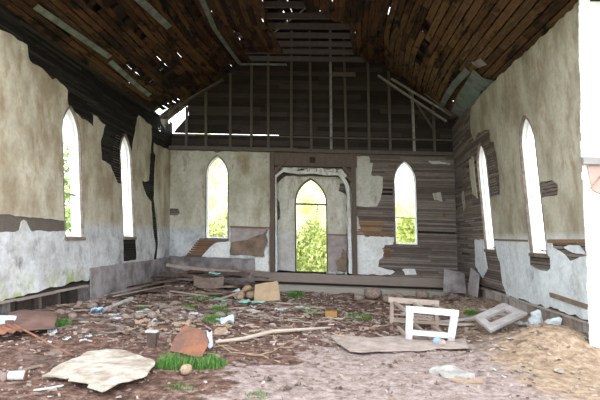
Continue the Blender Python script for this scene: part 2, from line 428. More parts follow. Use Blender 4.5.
patch(mb, rough_poly(Bp, .02), [], .07, Lm, -.022, -.001, .01)
mb.build('plaster', M['pl_left'], wl, True, 'structure')
mb = MB()
for a in (6.35, 7.7): mb.hexa([Lm(a, 1.42, -.006), Lm(a+1.34, 1.42, -.006), Lm(a+1.34, 1.42, 0), Lm(a, 1.42, 0), Lm(a, 1.78, -.006), Lm(a+1.34, 1.73, -.006), Lm(a+1.34, 1.73, 0), Lm(a, 1.78, 0)])
mb.build('bare_rail_board', M['timber'], wl, True, 'structure')
# right wall plaster
mb = MB()
A = [(6.95, .40), (9, .40), (11.29, .36), (11.5, .62), (11.5, 1.1), (11.65, 1.3), (11.9, 1.8), (11.75, 2.6), (11.07, 2.61), (11.0, 3.06), (11.1, 3.82), (11.36, 3.87), (11.34, 4.17), (12.21, 4.27), (12.5, 4.12), (12.74, 4.45), (12.71, 4.72), (12.5, 4.98), (11.2, 5.11), (6.95, 5.11)]
Hs = [[(9.01, 2.67), (8.5, 2.64), (8.34, 2.55), (8.39, 2.38), (9.08, 2.39)], [(8.93, 1.35), (9.84, 1.35), (9.86, 1.12), (9.5, 1.06), (9.1, 1.05), (8.96, 1.12)],
      [(8.92, 1.57), (6.9, 1.60), (6.9, 1.36), (7.5, 1.40), (7.9, 1.36), (8.25, 1.28), (8.5, 1.42), (8.9, 1.52)]]
patch(mb, rough_poly(A), [rough_poly(h, .012) for h in Hs]+[w.outline(.03) for w in WR], .07, Rm, -.022, -.001, .012)
patch(mb, rough_poly([(12.5, 1.62), (13.3, 1.60), (13.4, .9), (12.9, .6), (12.45, .9), (12.55, 1.2)], .02), [WR[1].outline(.03)], .06, Rm, -.022, -.001)
patch(mb, rough_poly([(7.7, 1.40), (8.1, 1.42), (8.4, 1.50), (8.2, 1.545), (7.9, 1.545)], .01), [], .04, Rm, -.022, -.001)
for p in ([(13.22, 3.72), (13.02, 3.74), (12.98, 3.1), (12.92, 2.75), (13.1, 2.8), (13.2, 3.2)], [(12.92, 3.78), (12.80, 3.8), (12.76, 2.95), (12.72, 2.62), (12.86, 2.8)], [(14.3, 2.9), (14.1, 3.0), (14.0, 2.5), (14.15, 2.4)]):
    patch(mb, rough_poly(p, .02, .1), [], .05, Rm, -.03, -.001)
mb.build('plaster', M['pl_right'], wr, True, 'structure')
# chair rails that remain
mb = MB(); mb.hexa([Rm(8.95, 1.57, -.035), Rm(6.97, 1.585, -.035), Rm(6.97, 1.585, -.0), Rm(8.95, 1.57, 0), Rm(8.95, 1.63, -.035), Rm(6.97, 1.645, -.035), Rm(6.97, 1.645, 0), Rm(8.95, 1.63, 0)])
mb.hexa([Rm(11.7, 1.59, -.035), Rm(9.8, 1.58, -.035), Rm(9.8, 1.58, 0), Rm(11.7, 1.59, 0), Rm(11.7, 1.63, -.035), Rm(9.8, 1.62, -.035), Rm(9.8, 1.62, 0), Rm(11.7, 1.63, 0)])
mb.hexa([Rm(12.9, 1.62, -.035), Rm(12.5, 1.61, -.035), Rm(12.5, 1.61, 0), Rm(12.9, 1.62, 0), Rm(12.9, 1.66, -.035), Rm(12.5, 1.65, -.035), Rm(12.5, 1.65, 0), Rm(12.9, 1.66, 0)])
mb.build('chair_rail', M['orangewood'], wr, True, 'structure')
mb = MB(); mb.hexa([Rm(9.05, .60, -.05), Rm(7.2, .54, -.05), Rm(7.2, .54, -.0), Rm(9.05, .60, 0), Rm(9.05, .68, -.05), Rm(7.2, .62, -.05), Rm(7.2, .62, 0), Rm(9.05, .68, 0)])
mb.build('baseboard_rail', M['brownboard'], wr, True, 'structure')
# feet of the side walls: sill beam on short blocks
def foot(mp, y0, y1, h, root, mat, top):
    mb = MB(); y = y0
    while y < y1:
        w = U(.08, .26); j = U(-.02, .06)
        mb.hexa([mp(y, -.2, j), mp(y+w, -.2, j), mp(y+w, -.2, .12), mp(y, -.2, .12), mp(y, h-.05, j), mp(y+w, h-.05, j), mp(y+w, h-.05, .12), mp(y, h-.05, .12)])
        y += w+U(.005, .03)
    mb.build('foundation', mat, root, True, 'structure')
    mb = MB(); y = y0
    while y < y1:
        e = min(y1, y+U(.8, 1.8))
        a = h-.05+U(0, .01); q = U(-.05, -.02); c = U(-.015, .012); mb.hexa([mp(y, a, q), mp(e, a+c, q), mp(e, a+c, .1), mp(y, a, .1), mp(y, a+.04, q), mp(e, a+.04+c, q), mp(e, a+.04+c, .1), mp(y, a+.04, .1)])
        y = e+.01
    mb.build('sill_beam', top, root, True, 'structure')
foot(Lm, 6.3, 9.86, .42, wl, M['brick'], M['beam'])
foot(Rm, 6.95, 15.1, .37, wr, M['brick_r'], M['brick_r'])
mb = MB()
for a, b in ((9.88, 12.4), (12.41, 15.15)):
    patch(mb, rough_poly([(a, -.05), (b, -.05), (b, .755), (a, .745)], .006, .3), [], .12, Lm, -.055, -.028, .015)
mb.build('wainscot_panel', M['panel'], wl, True, 'structure')

# back wall
wb = empty('wall_back', kind='structure')
hb = [exp(w, .02) for w in WB]+[alc]
mb = MB(); strips(mb, -5.02, 4.02, .40, 4.2, .068, .007, 0, .02, Bm, hb, .7, 1.8, .008, .005, .012)
mb.build('lath', M['lath_grey'], wb, True, 'structure')
mb = MB(); strips(mb, -5.3, 4.3, -.2, 4.26, .19, -.01, .17, .20, Bm, [exp(w, .02) for w in WB]+[Rect(-1.68, .86, .3, 3.74)], 2, 4)
mb.build('siding', M['siding'], wb, True, 'structure')
gl = lambda z: -5.45+max(0, z-5.1)*1.256 if z > 5.1 else -5.45
gr = lambda z: 4.55-max(0, z-5.1)*1.231 if z > 5.1 else 4.55
mb = MB()
strips(mb, gl, gr, 4.26, 4.749, .163, .0, .10, .125, Bm, [], 1.2, 3, .012)
strips(mb, -1.5, 4.3, 4.749, 4.768, .019, 0, .10, .125, Bm, [], 1.2, 3, .0)
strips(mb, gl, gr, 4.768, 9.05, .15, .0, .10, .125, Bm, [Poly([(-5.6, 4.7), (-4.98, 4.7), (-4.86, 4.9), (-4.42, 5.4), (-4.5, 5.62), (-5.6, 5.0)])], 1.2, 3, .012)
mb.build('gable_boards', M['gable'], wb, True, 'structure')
for i, x in enumerate((-4.5, -3.85, -3.06, -2.38, -1.83, -1.09, -.45, .18, .66, 1.38, 2.04, 2.79, 3.42)):
    zt = min(8.6, 5.1+(x+5.2)/1.256, 5.1+(4.3-x)/1.231)-.05
    mb = MB(); w = .07 if i != 7 else .09
    mb.beam((x, 15.24, 4.27), (x+U(-.03, .03), 15.24, min(zt, 7.05 if not -2.7 < x < 1.9 else 8.2)), w, .08, (1, 0, 0))
    mb.build('stud', M['timber'] if i not in (7, 11) else M['palewood'], wb, True, 'structure')
mb = MB(); mb.box(-4.9, 4.0, 15.13, 15.19, 4.655, 4.70); mb.build('ledger_rail', M['timber'], wb, True, 'structure')
mb = MB(); mb.box(-5.05, -.9, 15.06, 15.32, 4.19, 4.31); mb.box(-.89, 4.05, 15.06, 15.32, 4.18, 4.29); mb.build('tie_beam', M['timber'], wb, True, 'structure')
mb = MB(); mb.box(-1.7, .98, 15.13, 15.19, 3.75, 4.17); mb.build('header_board', M['brownpost'], wb, True, 'structure')
mb = MB(); mb.box(-.5, -.32, 15.11, 15.135, 3.86, 4.04); mb.build('dark_hole_patch', M['siding'], wb, True, 'structure')  # dark block on the header paints the shade inside a small hole
mb = MB(); mb.box(.25, 1.0, 15.0, 15.06, 6.62, 6.76); mb.build('loose_board', M['brownpost'], wb, True, 'structure')
# plaster of the back wall
mb = MB()
A = [(-5.0, .79), (-2.27, .79), (-2.27, .42), (-1.80, .40), (-1.76, 4.17), (-3.3, 4.18), (-3.48, 4.12), (-3.6, 4.17), (-5.0, 4.17)]
Hs = [[(-4.52, .70), (-4.42, .88), (-4.18, .98), (-4.02, 1.39), (-3.12, 1.39), (-3.12, 1.30), (-3.5, 1.26), (-3.68, 1.12), (-3.78, 1.0), (-3.85, .85), (-4.0, .70)],
      [(-3.04, 1.77), (-1.82, 1.77), (-1.90, 1.55), (-1.84, 1.35), (-1.98, 1.0), (-1.95, .86), (-2.3, .9), (-3.04, .88)],
      [(-4.98, 2.30), (-4.72, 2.30), (-4.66, 2.16), (-4.75, 2.08), (-4.98, 2.08)]]
patch(mb, rough_poly(A, .012), [rough_poly(h, .02) for h in Hs]+[WB[0].outline(.03)], .07, Bm, -.022, -.001, .006)
mb.build('plaster', M['pl_back'], wb, True, 'structure')
mb = MB()
for p in ([(.88, 4.12), (1.37, 4.12), (1.38, 3.92), (1.49, 3.90), (1.42, 3.52), (1.79, 3.48), (1.72, 2.9), (1.60, 2.56), (1.2, 2.52), (.87, 2.54)],
          [(.90, 2.3), (.99, 2.2), (1.06, 1.85), (.96, 1.5), (.88, 1.5)],
          [(.88, .42), (.88, 1.45), (.98, 1.76), (1.1, 1.76), (1.19, 1.60), (2.1, 1.61), (2.05, 1.38), (1.80, 1.36), (1.77, 1.29), (1.74, .98), (1.61, .89), (1.58, .67), (1.9, .60), (2.1, .54), (1.94, .44)],
          [(3.3, 3.0), (3.55, 3.05), (3.6, 2.75), (3.35, 2.8)], [(3.2, 4.02), (3.9, 3.98), (3.85, 3.90), (3.3, 3.93)], [(2.3, .62), (2.7, .66), (2.75, .48), (2.4, .46)]):
    patch(mb, rough_poly(p, .022, .09), [], .045, Bm, -.024, -.001, .008)
mb.build('plaster_patch', M['pl_white'], wb, True, 'structure')
mb = MB(); patch(mb, rough_poly([(-3.02, .90), (-2.3, .87), (-2.0, .84), (-1.98, 1.05), (-1.9, 1.35), (-1.96, 1.60), (-2.2, 1.52), (-2.6, 1.36), (-3.02, 1.28)], .02, .1), [], .06, Bm, -.03, -.002, .01)
mb.build('bare_board', M['brownboard'], wb, True, 'structure')
mb = MB()
for p in ([(-3.95, .80), (-3.80, .98), (-3.66, 1.13), (-3.5, 1.24), (-3.1, 1.30), (-3.05, 1.30), (-3.05, .80)], [(-2.24, .44), (-1.84, .44), (-1.84, 1.3), (-1.95, 1.0), (-1.94, .84), (-2.24, .84)]): patch(mb, rough_poly(p, .015), [], .05, Bm, -.028, -.001, .006)
mb.build('plaster_patch', M['pl_white'], wb, True, 'structure')
mb = MB(); patch(mb, rough_poly([(-3.04, 1.26), (-2.6, 1.34), (-2.0, 1.58), (-1.86, 1.74), (-3.04, 1.74)], .01, .2), [], .06, Bm, -.016, -.001)
mb.build('mauve_patch', M['mauve'], wb, True, 'structure')
mb = MB(); mb.box(-3.05, -1.78, 15.155, 15.2, 1.75, 1.80); mb.box(-1.80, -1.76, 15.155, 15.2, .42, 1.75); mb.build('chair_rail', M['orangewood'], wb, True, 'structure')
mb = MB()
for k in range(7): mb.box(.9+U(0, .2), 2.05-U(0, .4), 15.17, 15.195, 1.64+k*.066, 1.695+k*.066)
for k in range(5): mb.box(1.70+U(0, .1), 2.0-U(0, .1), 15.17, 15.195, .95+k*.066, 1.005+k*.066)
for k in range(7): mb.box(-4.4+k*.05, -3.9+k*.06, 15.17, 15.195, .86+k*.066, .915+k*.066)
mb.build('reddish_lath', M['orangewood'], wb, True, 'structure')
mb = MB(); patch(mb, rough_poly([(-5.0, -.05), (-2.26, -.05), (-2.26, .78), (-5.0, .78)], .008, .3), [], .12, Bm, -.05, -.026, .01)
mb.build('wainscot_panel', M['panel'], wb, True, 'structure')
# door-sized alcove behind the altar arch
ab = Lancet(-.5, .49, .40, 2.62, 3.40)
mb = MB(); strips(mb, -1.75, .95, .2, 4.0, .19, -.01, .75, .78, Bm, [exp(ab, .02)], 2, 4)
mb.box(-1.75, -1.66, 15.2, 15.98, .2, 4.); mb.box(.84, .93, 15.2, 15.98, .2, 4.); mb.box(-1.75, .93, 15.2, 15.98, 3.72, 3.8); mb.box(-1.75, .93, 15.15, 16.0, .28, .40)
mb.build('alcove_shell', M['siding'], wb, True, 'structure')
mb = MB()
patch(mb, rough_poly([(-1.62, .42), (.66, .42), (.66, 3.3), (.4, 3.5), (-1.3, 3.5), (-1.62, 3.2)], .02), [ab.outline(.02), rough_poly([(.4, 3.05), (.66, 2.9), (.66, 3.3), (.45, 3.3)], .02), rough_poly([(-1.62, 2.0), (-1.5, 2.1), (-1.52, 2.6), (-1.62, 2.8)], .02)], .06, Bm, .49, .515, .004)
for sx, x in ((1, -1.655), (-1, .835)):
    mb.hexa([(x, 15.21, .40), (x+.03*sx, 15.21, .4), (x+.06*sx, 15.70, .4), (x, 15.70, .4), (x, 15.21, 3.3), (x+.03*sx, 15.21, 3.3), (x+.06*sx, 15.7, 3.3), (x, 15.7, 3.3)])
mb.build('alcove_plaster', M['pl_apse'], wb, True, 'structure')
mb = MB(); mb.box(.02, .66, 15.665, 15.685, .42, 1.60); mb.build('alcove_dado', M['mauve'], wb, True, 'structure')
mb = MB(); mb.box(.02, .68, 15.64, 15.68, 1.60, 1.65); mb.build('alcove_rail', M['orangewood'], wb, True, 'structure')
mb = MB(); strips(mb, -1.62, .8, .42, 3.7, .07, .01, .53, .55, Bm, [exp(ab, .02)], 1, 2); mb.build('alcove_lath', M['lath_grey'], wb, True, 'structure')
# arch frame: white moulding inside brown posts and braces
mb = MB()
for p in ([(-1.60, .42), (-1.555, .42), (-1.56, 2.0), (-1.565, 3.38), (-1.33, 3.58), (-1.36, 3.64), (-1.61, 3.44), (-1.61, 2.)],
          [(-1.36, 3.56), (-.9, 3.50), (-.4, 3.53), (.1, 3.48), (.42, 3.50), (.45, 3.58), (.1, 3.60), (-.4, 3.63), (-.9, 3.60), (-1.34, 3.66)],
          [(.38, 3.52), (.60, 3.18), (.65, 2.9), (.66, 1.6), (.67, .44), (.78, .44), (.76, 2.0), (.74, 3.1), (.66, 3.32), (.46, 3.62)]):
    patch(mb, rough_poly(p, .010, .1), [], .025, Bm, -.05, .04, .012)
mb.build('arch_moulding', M['pl_arch'], wb, True, 'structure')
mb = MB(); patch(mb, rough_poly([(-1.4, 3.60), (-1.15, 3.62), (.4, 3.60), (.62, 3.42), (.66, 3.5), (.5, 3.68), (.1, 3.66), (-.2, 3.70), (-.6, 3.66), (-1.0, 3.71), (-1.35, 3.68)], .035, .07), [], .04, Bm, -.055, -.03, .02)
mb.build('torn_plaster_fringe', M['pl_apse'], wb, True, 'structure')
mb = MB()
for k in range(7):
    x = U(-1.2, .5); mb.beam((x, 15.13, 3.58), (x+U(-.02, .02), 15.12, 3.62+U(.03, .12)), .03, .02, (1, 0, 0))
mb.build('lath_ends', M['brownpost'], wb, True, 'structure')
mb = MB(); mb.box(-1.76, -1.63, 15.08, 15.2, .40, 4.18); mb.box(.80, .94, 15.08, 15.2, .40, 4.18); mb.build('arch_post', M['brownpost'], wb, True, 'structure')
mb = MB(); mb.beam((-1.68, 15.12, 3.45), (-1.25, 15.12, 3.95), .09, .06, (0, 1, 0)); mb.beam((.86, 15.12, 3.4), (.45, 15.12, 3.9), .09, .06, (0, 1, 0)); mb.build('corner_brace', M['brownpost'], wb, True, 'structure')
# stage edge: two stepped beams
st = empty('floor_stage', kind='structure')
mb = MB(); mb.box(-2.28, 3.98, 15.0, 15.22, .13, .31); mb.build('upper_beam', M['beam'], st, True, 'structure')
mb = MB(); mb.box(-2.28, 3.98, 15.02, 15.6, .30, .40); mb.build('stage_boards', M['beam'], st, True, 'structure')
mb = MB(); mb.box(-2.1, 3.7, 14.45, 14.95, -.35, .065); mb.build('lower_beam', M['step'], st, True, 'structure')
mb = MB(); mb.box(-2.2, 3.98, 15.1, 15.2, -.2, .2); mb.build('backing_board', M['siding'], st, True, 'structure')

# ------------------------------------------------------------ windows
def window(n, w, mp, bars, sill=True, mat=None):
    r = empty('window_%d' % n, kind='structure')
    mb = MB(); ring(mb, w.outline(.0), w.outline(.022), -.026, .03, mp); mb.build('casing', M['casing'], r, True, 'structure')
    mb = MB(); ring(mb, w.outline(.0), w.outline(.022), .03, .23, mp); mb.build('jamb', M['white'], r, True, 'structure')
    mb = MB(); ring(mb, w.outline(-.04), w.outline(-.001), .10, .15, mp); mb.build('sash_frame', M['white'], r, True, 'structure')
    for z in bars:
        h = w.hw(z); mb = MB(); a, b = w.c-h+.03, w.c+h-.03
        mb.hexa([mp(a, z, .10), mp(b, z, .10), mp(b, z, .14), mp(a, z, .14), mp(a, z+.035, .10), mp(b, z+.035, .10), mp(b, z+.035, .14), mp(a, z+.035, .14)])
        mb.build('meeting_rail', M['palewood'], r, True, 'structure')
    a, b = w.c-w.w-.05, w.c+w.w+.05; z = w.sill
    mb = MB(); mb.hexa([mp(a, z-.07, -.05), mp(b, z-.07, -.05), mp(b, z-.07, .0), mp(a, z-.07, .0), mp(a, z-.005, -.05), mp(b, z-.005, -.05), mp(b, z-.005, .0), mp(a, z-.005, .0)])
    mb.build('sill', M['casing'], r, True, 'structure')
    return r
window(1, WL[0], Lm, [2.22]); window(2, WL[1], Lm, [])
window(3, WB[0], Bm, []); window(4, WB[1], Bm, [2.2])
window(5, WR[1], Rm, []); window(6, WR[0], Rm, [])
# lath left bare under left window 2 comes from the wall; the alcove doorway:
Am = lambda a, z, d: (a, 15.68+d, z)
r = empty('door_1', kind='structure')
mb = MB(); ring(mb, ab.outline(0), ab.outline(.035), -.03, .24, Am); mb.build('door_frame', M['brownpost'], r, True, 'structure')
mb = MB(); mb.box(ab.c-.49, ab.c+.49, 15.70, 15.76, 2.56, 2.62); mb.build('transom_bar', M['casing'], r, True, 'structure')

# ------------------------------------------------------------ ceiling and roof
ce = empty('ceiling', kind='structure')
def slope_map(P0, P1):
    dx, dz = P1[0]-P0[0], P1[1]-P0[1]; L = math.hypot(dx, dz); dx /= L; dz /= L
    nx, nz = (-dz, dx) if dx > 0 else (dz, -dx)
    return L, (lambda a, s, d: (P0[0]+dx*s+nx*d, a, P0[1]+dz*s+nz*d))
LL, SLm = slope_map((-5.2, 5.1), (-2.75, 7.05)); RL, SRm = slope_map((4.3, 5.1), (1.9, 7.05))
sL = lambda x: (x+5.2)/2.45*LL
spL = [(10.31, sL(-3.79), .02), (10.3, sL(-5.11), .02), (12.06, sL(-4.99), .06), (12.4, sL(-4.97), .05), (13.58, sL(-2.93), .03), (13.94, sL(-3.61), .04), (12.9, sL(-4.11), .03), (13.18, sL(-3.58), .02), (13.01, sL(-4.57), .03), (14.6, sL(-4.34), .04), (14.85, sL(-4.0), .03)]
holeL = Poly([(14.3, -.48), (14.3, .05), (14.5, .3), (14.75, .75), (14.95, .95), (15.18, .6), (15.2, .0), (15.2, -.48)])
strip_hole = Poly([(14.0, .25), (14.0, .50), (14.6, .9), (14.8, .8)])
mb = MB(); strips(mb, 6.3, 15.2, .0, LL, .152, .022, 0, .018, SLm, [holeL], .5, 2.6, .012, .004, .08, [(a, s, w*.45) for a, s, w in spL])
mb.build('left_slope_boards', M['ceiling'], ce, True, 'structure')
spR = [(14.95, 1.45, .05), (14.6, 1.05, .10), (14.35, .98, .06), (13.77, .95, .04), (14.25, .62, .12), (14.5, .4, .05), (13.2, 1.2, .02), (12.2, 2.2, .02)]
mb = MB(); strips(mb, 6.3, 15.2, .0, RL, .172, .024, 0, .018, SRm, [], .4, 2.0, .012, .004, .07, [(a, s, w*.4) for a, s, w in spR])
mb.build('right_slope_boards', M['ceiling_r'], ce, True, 'structure')
Fm = lambda a, x, d: (x, a, 7.05+d)
mb = MB(); strips(mb, 6.3, 15.2, -2.75, 1.9, .15, .014, 0, .018, Fm, [Poly([(10.3, -1.12), (14.7, -1.12), (14.75, .98), (12.2, .98), (12.0, .5), (11.5, .3), (11.6, -.1), (10.4, -.2)]), Poly([(14.2, -2.3), (15.2, -2.3), (15.2, 1.4), (14.3, 1.2)])], .4, 1.9, .012, .004, .04)
mb.build('flat_boards', M['ceiling'], ce, True, 'structure')
y = 6.5
while y < 15.2:
    mb = MB(); mb.beam(SLm(y, -.3, .09), SLm(y, LL+2.9, .09), .045, .13, (0, 1, 0))
    mb.build('rafter', M['deck'], ce, True, 'structure')
    mb = MB(); mb.beam(SRm(y, -.3, .09), SRm(y, RL+2.85, .09), .045, .13, (0, 1, 0))
    mb.build('rafter', M['deck'], ce, True, 'structure')
    mb = MB(); mb.box(-2.72, 1.87, y+.03, y+.08, 7.075, 7.23); mb.build('collar_tie', M['timber'], ce, True, 'structure')
    y += .6
ridge = Poly([(10.9, LL+2.65), (13.6, LL+2.65), (13.6, LL+3.3), (10.9, LL+3.3)])
mb = MB(); strips(mb, 6.2, 15.7, -.45, LL+3.15, .24, -.003, .158, .18, SLm, [holeL, Rect(11.9, 12.0, LL+2.3, LL+2.5)], 1.5, 3.5, .004, 0, 0, [(a, s, w*.6) for a, s, w in spL])
mb.build('roof_deck', M['deck'], ce, True, 'structure')
mb = MB(); strips(mb, 6.2, 15.7, -.45, RL+3.1, .24, -.003, .158, .18, SRm, [Rect(12.3, 12.42, RL+2.3, RL+2.5)], 1.5, 3.5, .004, 0, 0, [(a, s, w*.5) for a, s, w in spR])
mb.build('roof_deck', M['deck'], ce, True, 'structure')
# wall plates
mb = MB(); mb.box(-5.35, -5.03, 6.3, 14.2, 5.04, 5.12); mb.build('wall_plate', M['siding'], ce, True, 'structure')
mb = MB(); mb.box(4.03, 4.4, 6.3, 15.3, 5.04, 5.12); mb.build('wall_plate', M['siding'], ce, True, 'structure')
def on_slope(mp, a, s0, a1, s1, w, d=-.02, t=.02):
    mb = MB(); n = max(1, int(abs(a1-a)/.5))
    for i in range(n):
        u, v = i/n, (i+1)/n
        A0, A1, S0, S1 = a+(a1-a)*u, a+(a1-a)*v, s0+(s1-s0)*u, s0+(s1-s0)*v
        if abs(a1-a) > abs(s1-s0): q = [(A0, S0-w/2), (A1, S1-w/2), (A1, S1+w/2), (A0, S0+w/2)]
        mb.hexa([mp(p[0], p[1], d-t) for p in q]+[mp(p[0], p[1], d) for p in q])
    return mb
for args in ((7.9, sL(-4.80), 10.53, sL(-4.68), .13), (10.69, sL(-4.74), 13.2, sL(-4.80), .13), (9.2, sL(-3.60), 11.14, sL(-3.45), .17)):
    on_slope(SLm, *args).build('batten', M['batten'], ce, True, 'structure')
on_slope(Fm, 10.3, -2.50, 15.1, -2.72, .13).build('batten', M['batten'], ce, True, 'structure')
mb = MB(); mb.box(-2.72, -1.2, 15.05, 15.12, 6.98, 7.03); mb.build('batten', M['batten'], ce, True, 'structure')
# broken sheet hanging on the right slope
mb = MB(); sR = lambda x: (4.3-x)/2.4*RL
patch(mb, rough_poly([(11.15, sR(3.72)), (11.25, sR(3.92)), (11.35, sR(3.86)), (11.0, sR(4.12)), (11.5, sR(4.14)), (11.9, sR(4.08)), (12.2, sR(4.2)), (14.4, sR(4.18)), (14.5, sR(3.86)), (12.4, sR(3.80))], .01, .3), [], .06, SRm, -.06, -.045, .02)
on = mb.build('ceiling_sheet', M['sheetgrey'], ce, True, 'structure')
on_slope(SRm, 11.4, sR(3.66), 14.8, sR(3.60), .16, -.03, .02).build('ceiling_sheet', M['sheetgrey'], ce, True, 'structure')
mb = MB(); patch(mb, rough_poly([(10.6, sR(3.7)), (11.0, sR(3.62)), (11.0, sR(3.78)), (10.65, sR(3.84))], .01), [], .05, SRm, -.03, -.01); mb.build('ceiling_sheet', M['palewood'], ce, True, 'structure')
# broken rafters in front of the gable
for a, b, w, m in (((-5.05, 14.95, 5.35), (-3.2, 14.95, 6.45), .13, 'timber'), ((1.7, 14.9, 6.62), (3.75, 14.9, 5.2), .14, 'palewood'), ((2.1, 14.8, 6.50), (3.9, 14.75, 5.35), .10, 'palewood'),
                   ((2.55, 14.95, 6.3), (3.4, 14.85, 4.85), .06, 'timber'), ((3.1, 14.7, 6.0), (3.95, 14.6, 5.3), .09, 'timber'), ((-4.9, 14.7, 5.15), (-4.45, 14.75, 5.75), .06, 'timber'), ((-5.1, 14.5, 5.5), (-4.4, 14.9, 5.55), .05, 'timber')):
    mb = MB(); mb.beam(a, b, .05, w, (0, 1, 0)); mb.build('broken_rafter', M[m], ce, True, 'structure')

# ------------------------------------------------------------ remaining piece of the front wall at the right
wf = empty('wall_front', kind='structure')
mb = MB(); edge = [(5.6, 3.50), (4.9, 3.53), (4.2, 3.53), (2.8, 3.54), (2.2, 3.56), (1.5, 3.59), (.8, 3.60), (.2, 3.63), (-.4, 3.72)]
def ex(z):
    for (z1, x1), (z0, x0) in zip(edge, edge[1:]):
        if z0 <= z <= z1: return x0+(x1-x0)*(z-z0)/(z1-z0)
    return edge[0][1]
z = -.4
while z < 5.8:
    h = .11; x = ex(z)+U(-.006, .012)
    if z < .3: x += U(-.015, .05)
    mb.hexa([(x, 6.93, z), (6.2, 6.93, z), (6.2, 6.96, z), (x, 6.96, z), (x+.002, 6.94, z+h), (6.2, 6.94, z+h), (6.2, 6.97, z+h), (x+.002, 6.97, z+h)])
    z += h
mb.build('white_siding', M['fascia'], wf, False, 'structure')
mb = MB(); mb.box(3.525, 6.2, 6.86, 6.93, 2.67, 2.77); mb.build('ledge', M['ledgegrey'], wf, False, 'structure')
mb = MB(); patch(mb, rough_poly([(3.60, 2.66), (6.2, 2.66), (6.2, 2.18), (3.9, 2.2), (3.66, 2.32)], .02), [], .06, lambda a, z, d: (a, 6.92+d, z), -.012, .005); mb.build('pink_boards', M['pinkboard'], wf, False, 'structure')
mb = MB(); mb.beam((3.6, 6.9, 2.30), (3.78, 6.9, 2.52), .012, .012, (0, 1, 0)); mb.build('splinter', M['tan'], wf, False, 'structure')

# unseen front gable and lintel added above the opening to darken the roof
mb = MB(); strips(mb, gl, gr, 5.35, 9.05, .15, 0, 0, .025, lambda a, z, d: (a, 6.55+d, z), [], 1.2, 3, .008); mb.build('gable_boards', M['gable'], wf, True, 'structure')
mb = MB(); mb.box(-5.6, 4.6, 6.45, 6.7, 5.2, 5.4); mb.build('unseen_lintel', M['timber'], wf, True, 'structure')

# ------------------------------------------------------------ floor of dirt and ground outside
def grid_obj(name, x0, x1, y0, y1, st, zf, mat, kind):
    nx = int((x1-x0)/st); ny = int((y1-y0)/st); mb = MB()
    for j in range(ny+1):
        for i in range(nx+1):
            x = x0+(x1-x0)*i/nx; y = y0+(y1-y0)*j/ny; mb.v.append((x, y, zf(x, y)))
    for j in range(ny):
        for i in range(nx):
            a = j*(nx+1)+i; mb.f.append((a, a+1, a+nx+2, a+nx+1))
    return mb.build(name, mat, kind=kind, smooth=True)
grid_obj('floor', -5.25, 4.75, 2.5, 15.3, .05, gz, M['dirt'], 'structure')
grid_obj('ground_yard', -16, 12, -10, 16.5, 2., lambda x, y: -.40 if (-5.2 < x < 4.9 and 3 < y < 15) else -.12, M['yard'], 'structure')
grid_obj('ground', -70, 70, -50, 90, 3., lambda x, y: -.6 if (-15 < x < 11 and -9 < y < 16) else -.22, M['meadow'], 'structure')

# ------------------------------------------------------------ debris prototypes (all kept and used)
def proto_board(seed):
    rnd = random.Random(seed); mb = MB(); n = 6; prev = None
    bend = rnd.uniform(-.25, .25)
    rows = []
    for i in range(n+1):
        t = i/n; x = t-.5; w0 = -.5; w1 = .5; zb = bend*(t-.5)**2*4
        rows.append([(x, w0, -.5+zb), (x, w1, -.5+zb), (x, w1, .5+zb), (x, w0, .5+zb)])
    for e in (0, n):
        for k in range(4): p = rows[e][k]; rows[e][k] = (p[0]+(rnd.uniform(-.02, .05) if e == 0 else rnd.uniform(-.05, .02)), p[1]*rnd.uniform(.6, 1), p[2])
    for r_ in rows: mb.v += r_
    for i in range(n):
        for k in range(4): mb.f.append((i*4+k, i*4+(k+1) % 4, (i+1)*4+(k+1) % 4, (i+1)*4+k))
    mb.f += [(0, 1, 2, 3), (n*4+3, n*4+2, n*4+1, n*4)]
    return mb
def proto_stone(seed):
    import bmesh
    bm = bmesh.new(); bmesh.ops.create_icosphere(bm, subdivisions=2, radius=.5)
    mb = MB()
    for v in bm.verts:
        c = v.co; f = 1+.35*noise.noise(c*1.7+Vector((seed*3.1, 0, 0)))+.12*noise.noise(c*5+Vector((seed, 2, 0)))
        mb.v.append((c.x*f, c.y*f, max(-.42, c.z*f)))
    mb.f = [tuple(v.index for v in f.verts) for f in bm.faces]; bm.free(); return mb
def proto_scrap(seed):
    rnd = random.Random(seed); n = rnd.choice((5, 6, 7))
    poly = [(.5*rnd.uniform(.6, 1)*math.cos(2*PI*i/n), .5*rnd.uniform(.6, 1)*math.sin(2*PI*i/n)) for i in range(n)]
    mb = MB(); patch(mb, poly, [], .11, lambda a, b, d: (a, b, d+.16*noise.noise((a*3+seed, b*3, 0))+.06*noise.noise((a*9+seed, b*9, 2))), -.012, .012); return mb
def proto_stick(seed):
    rnd = random.Random(seed); pts = []; n = 7
    for i in range(n+1): pts.append((i/n-.5, .05*math.sin(i*1.3+seed)+rnd.uniform(-.012, .012), .02*rnd.uniform(-1, 1)))
    mb = MB(); mb.tube(pts, [.012*(1-.5*i/n)*rnd.uniform(.8, 1.2) for i in range(n+1)], 6)
    mb.tube([pts[3], (pts[3][0]+.15, pts[3][1]+.10, .02), (pts[3][0]+.28, pts[3][1]+.13, .0)], [.007, .005, .003], 5); return mb
PK = {'board': [proto_board(i) for i in range(6)], 'stone': [proto_stone(i) for i in range(6)], 'scrap': [proto_scrap(i) for i in range(7)], 'stick': [proto_stick(i) for i in range(4)]}
PO = {}
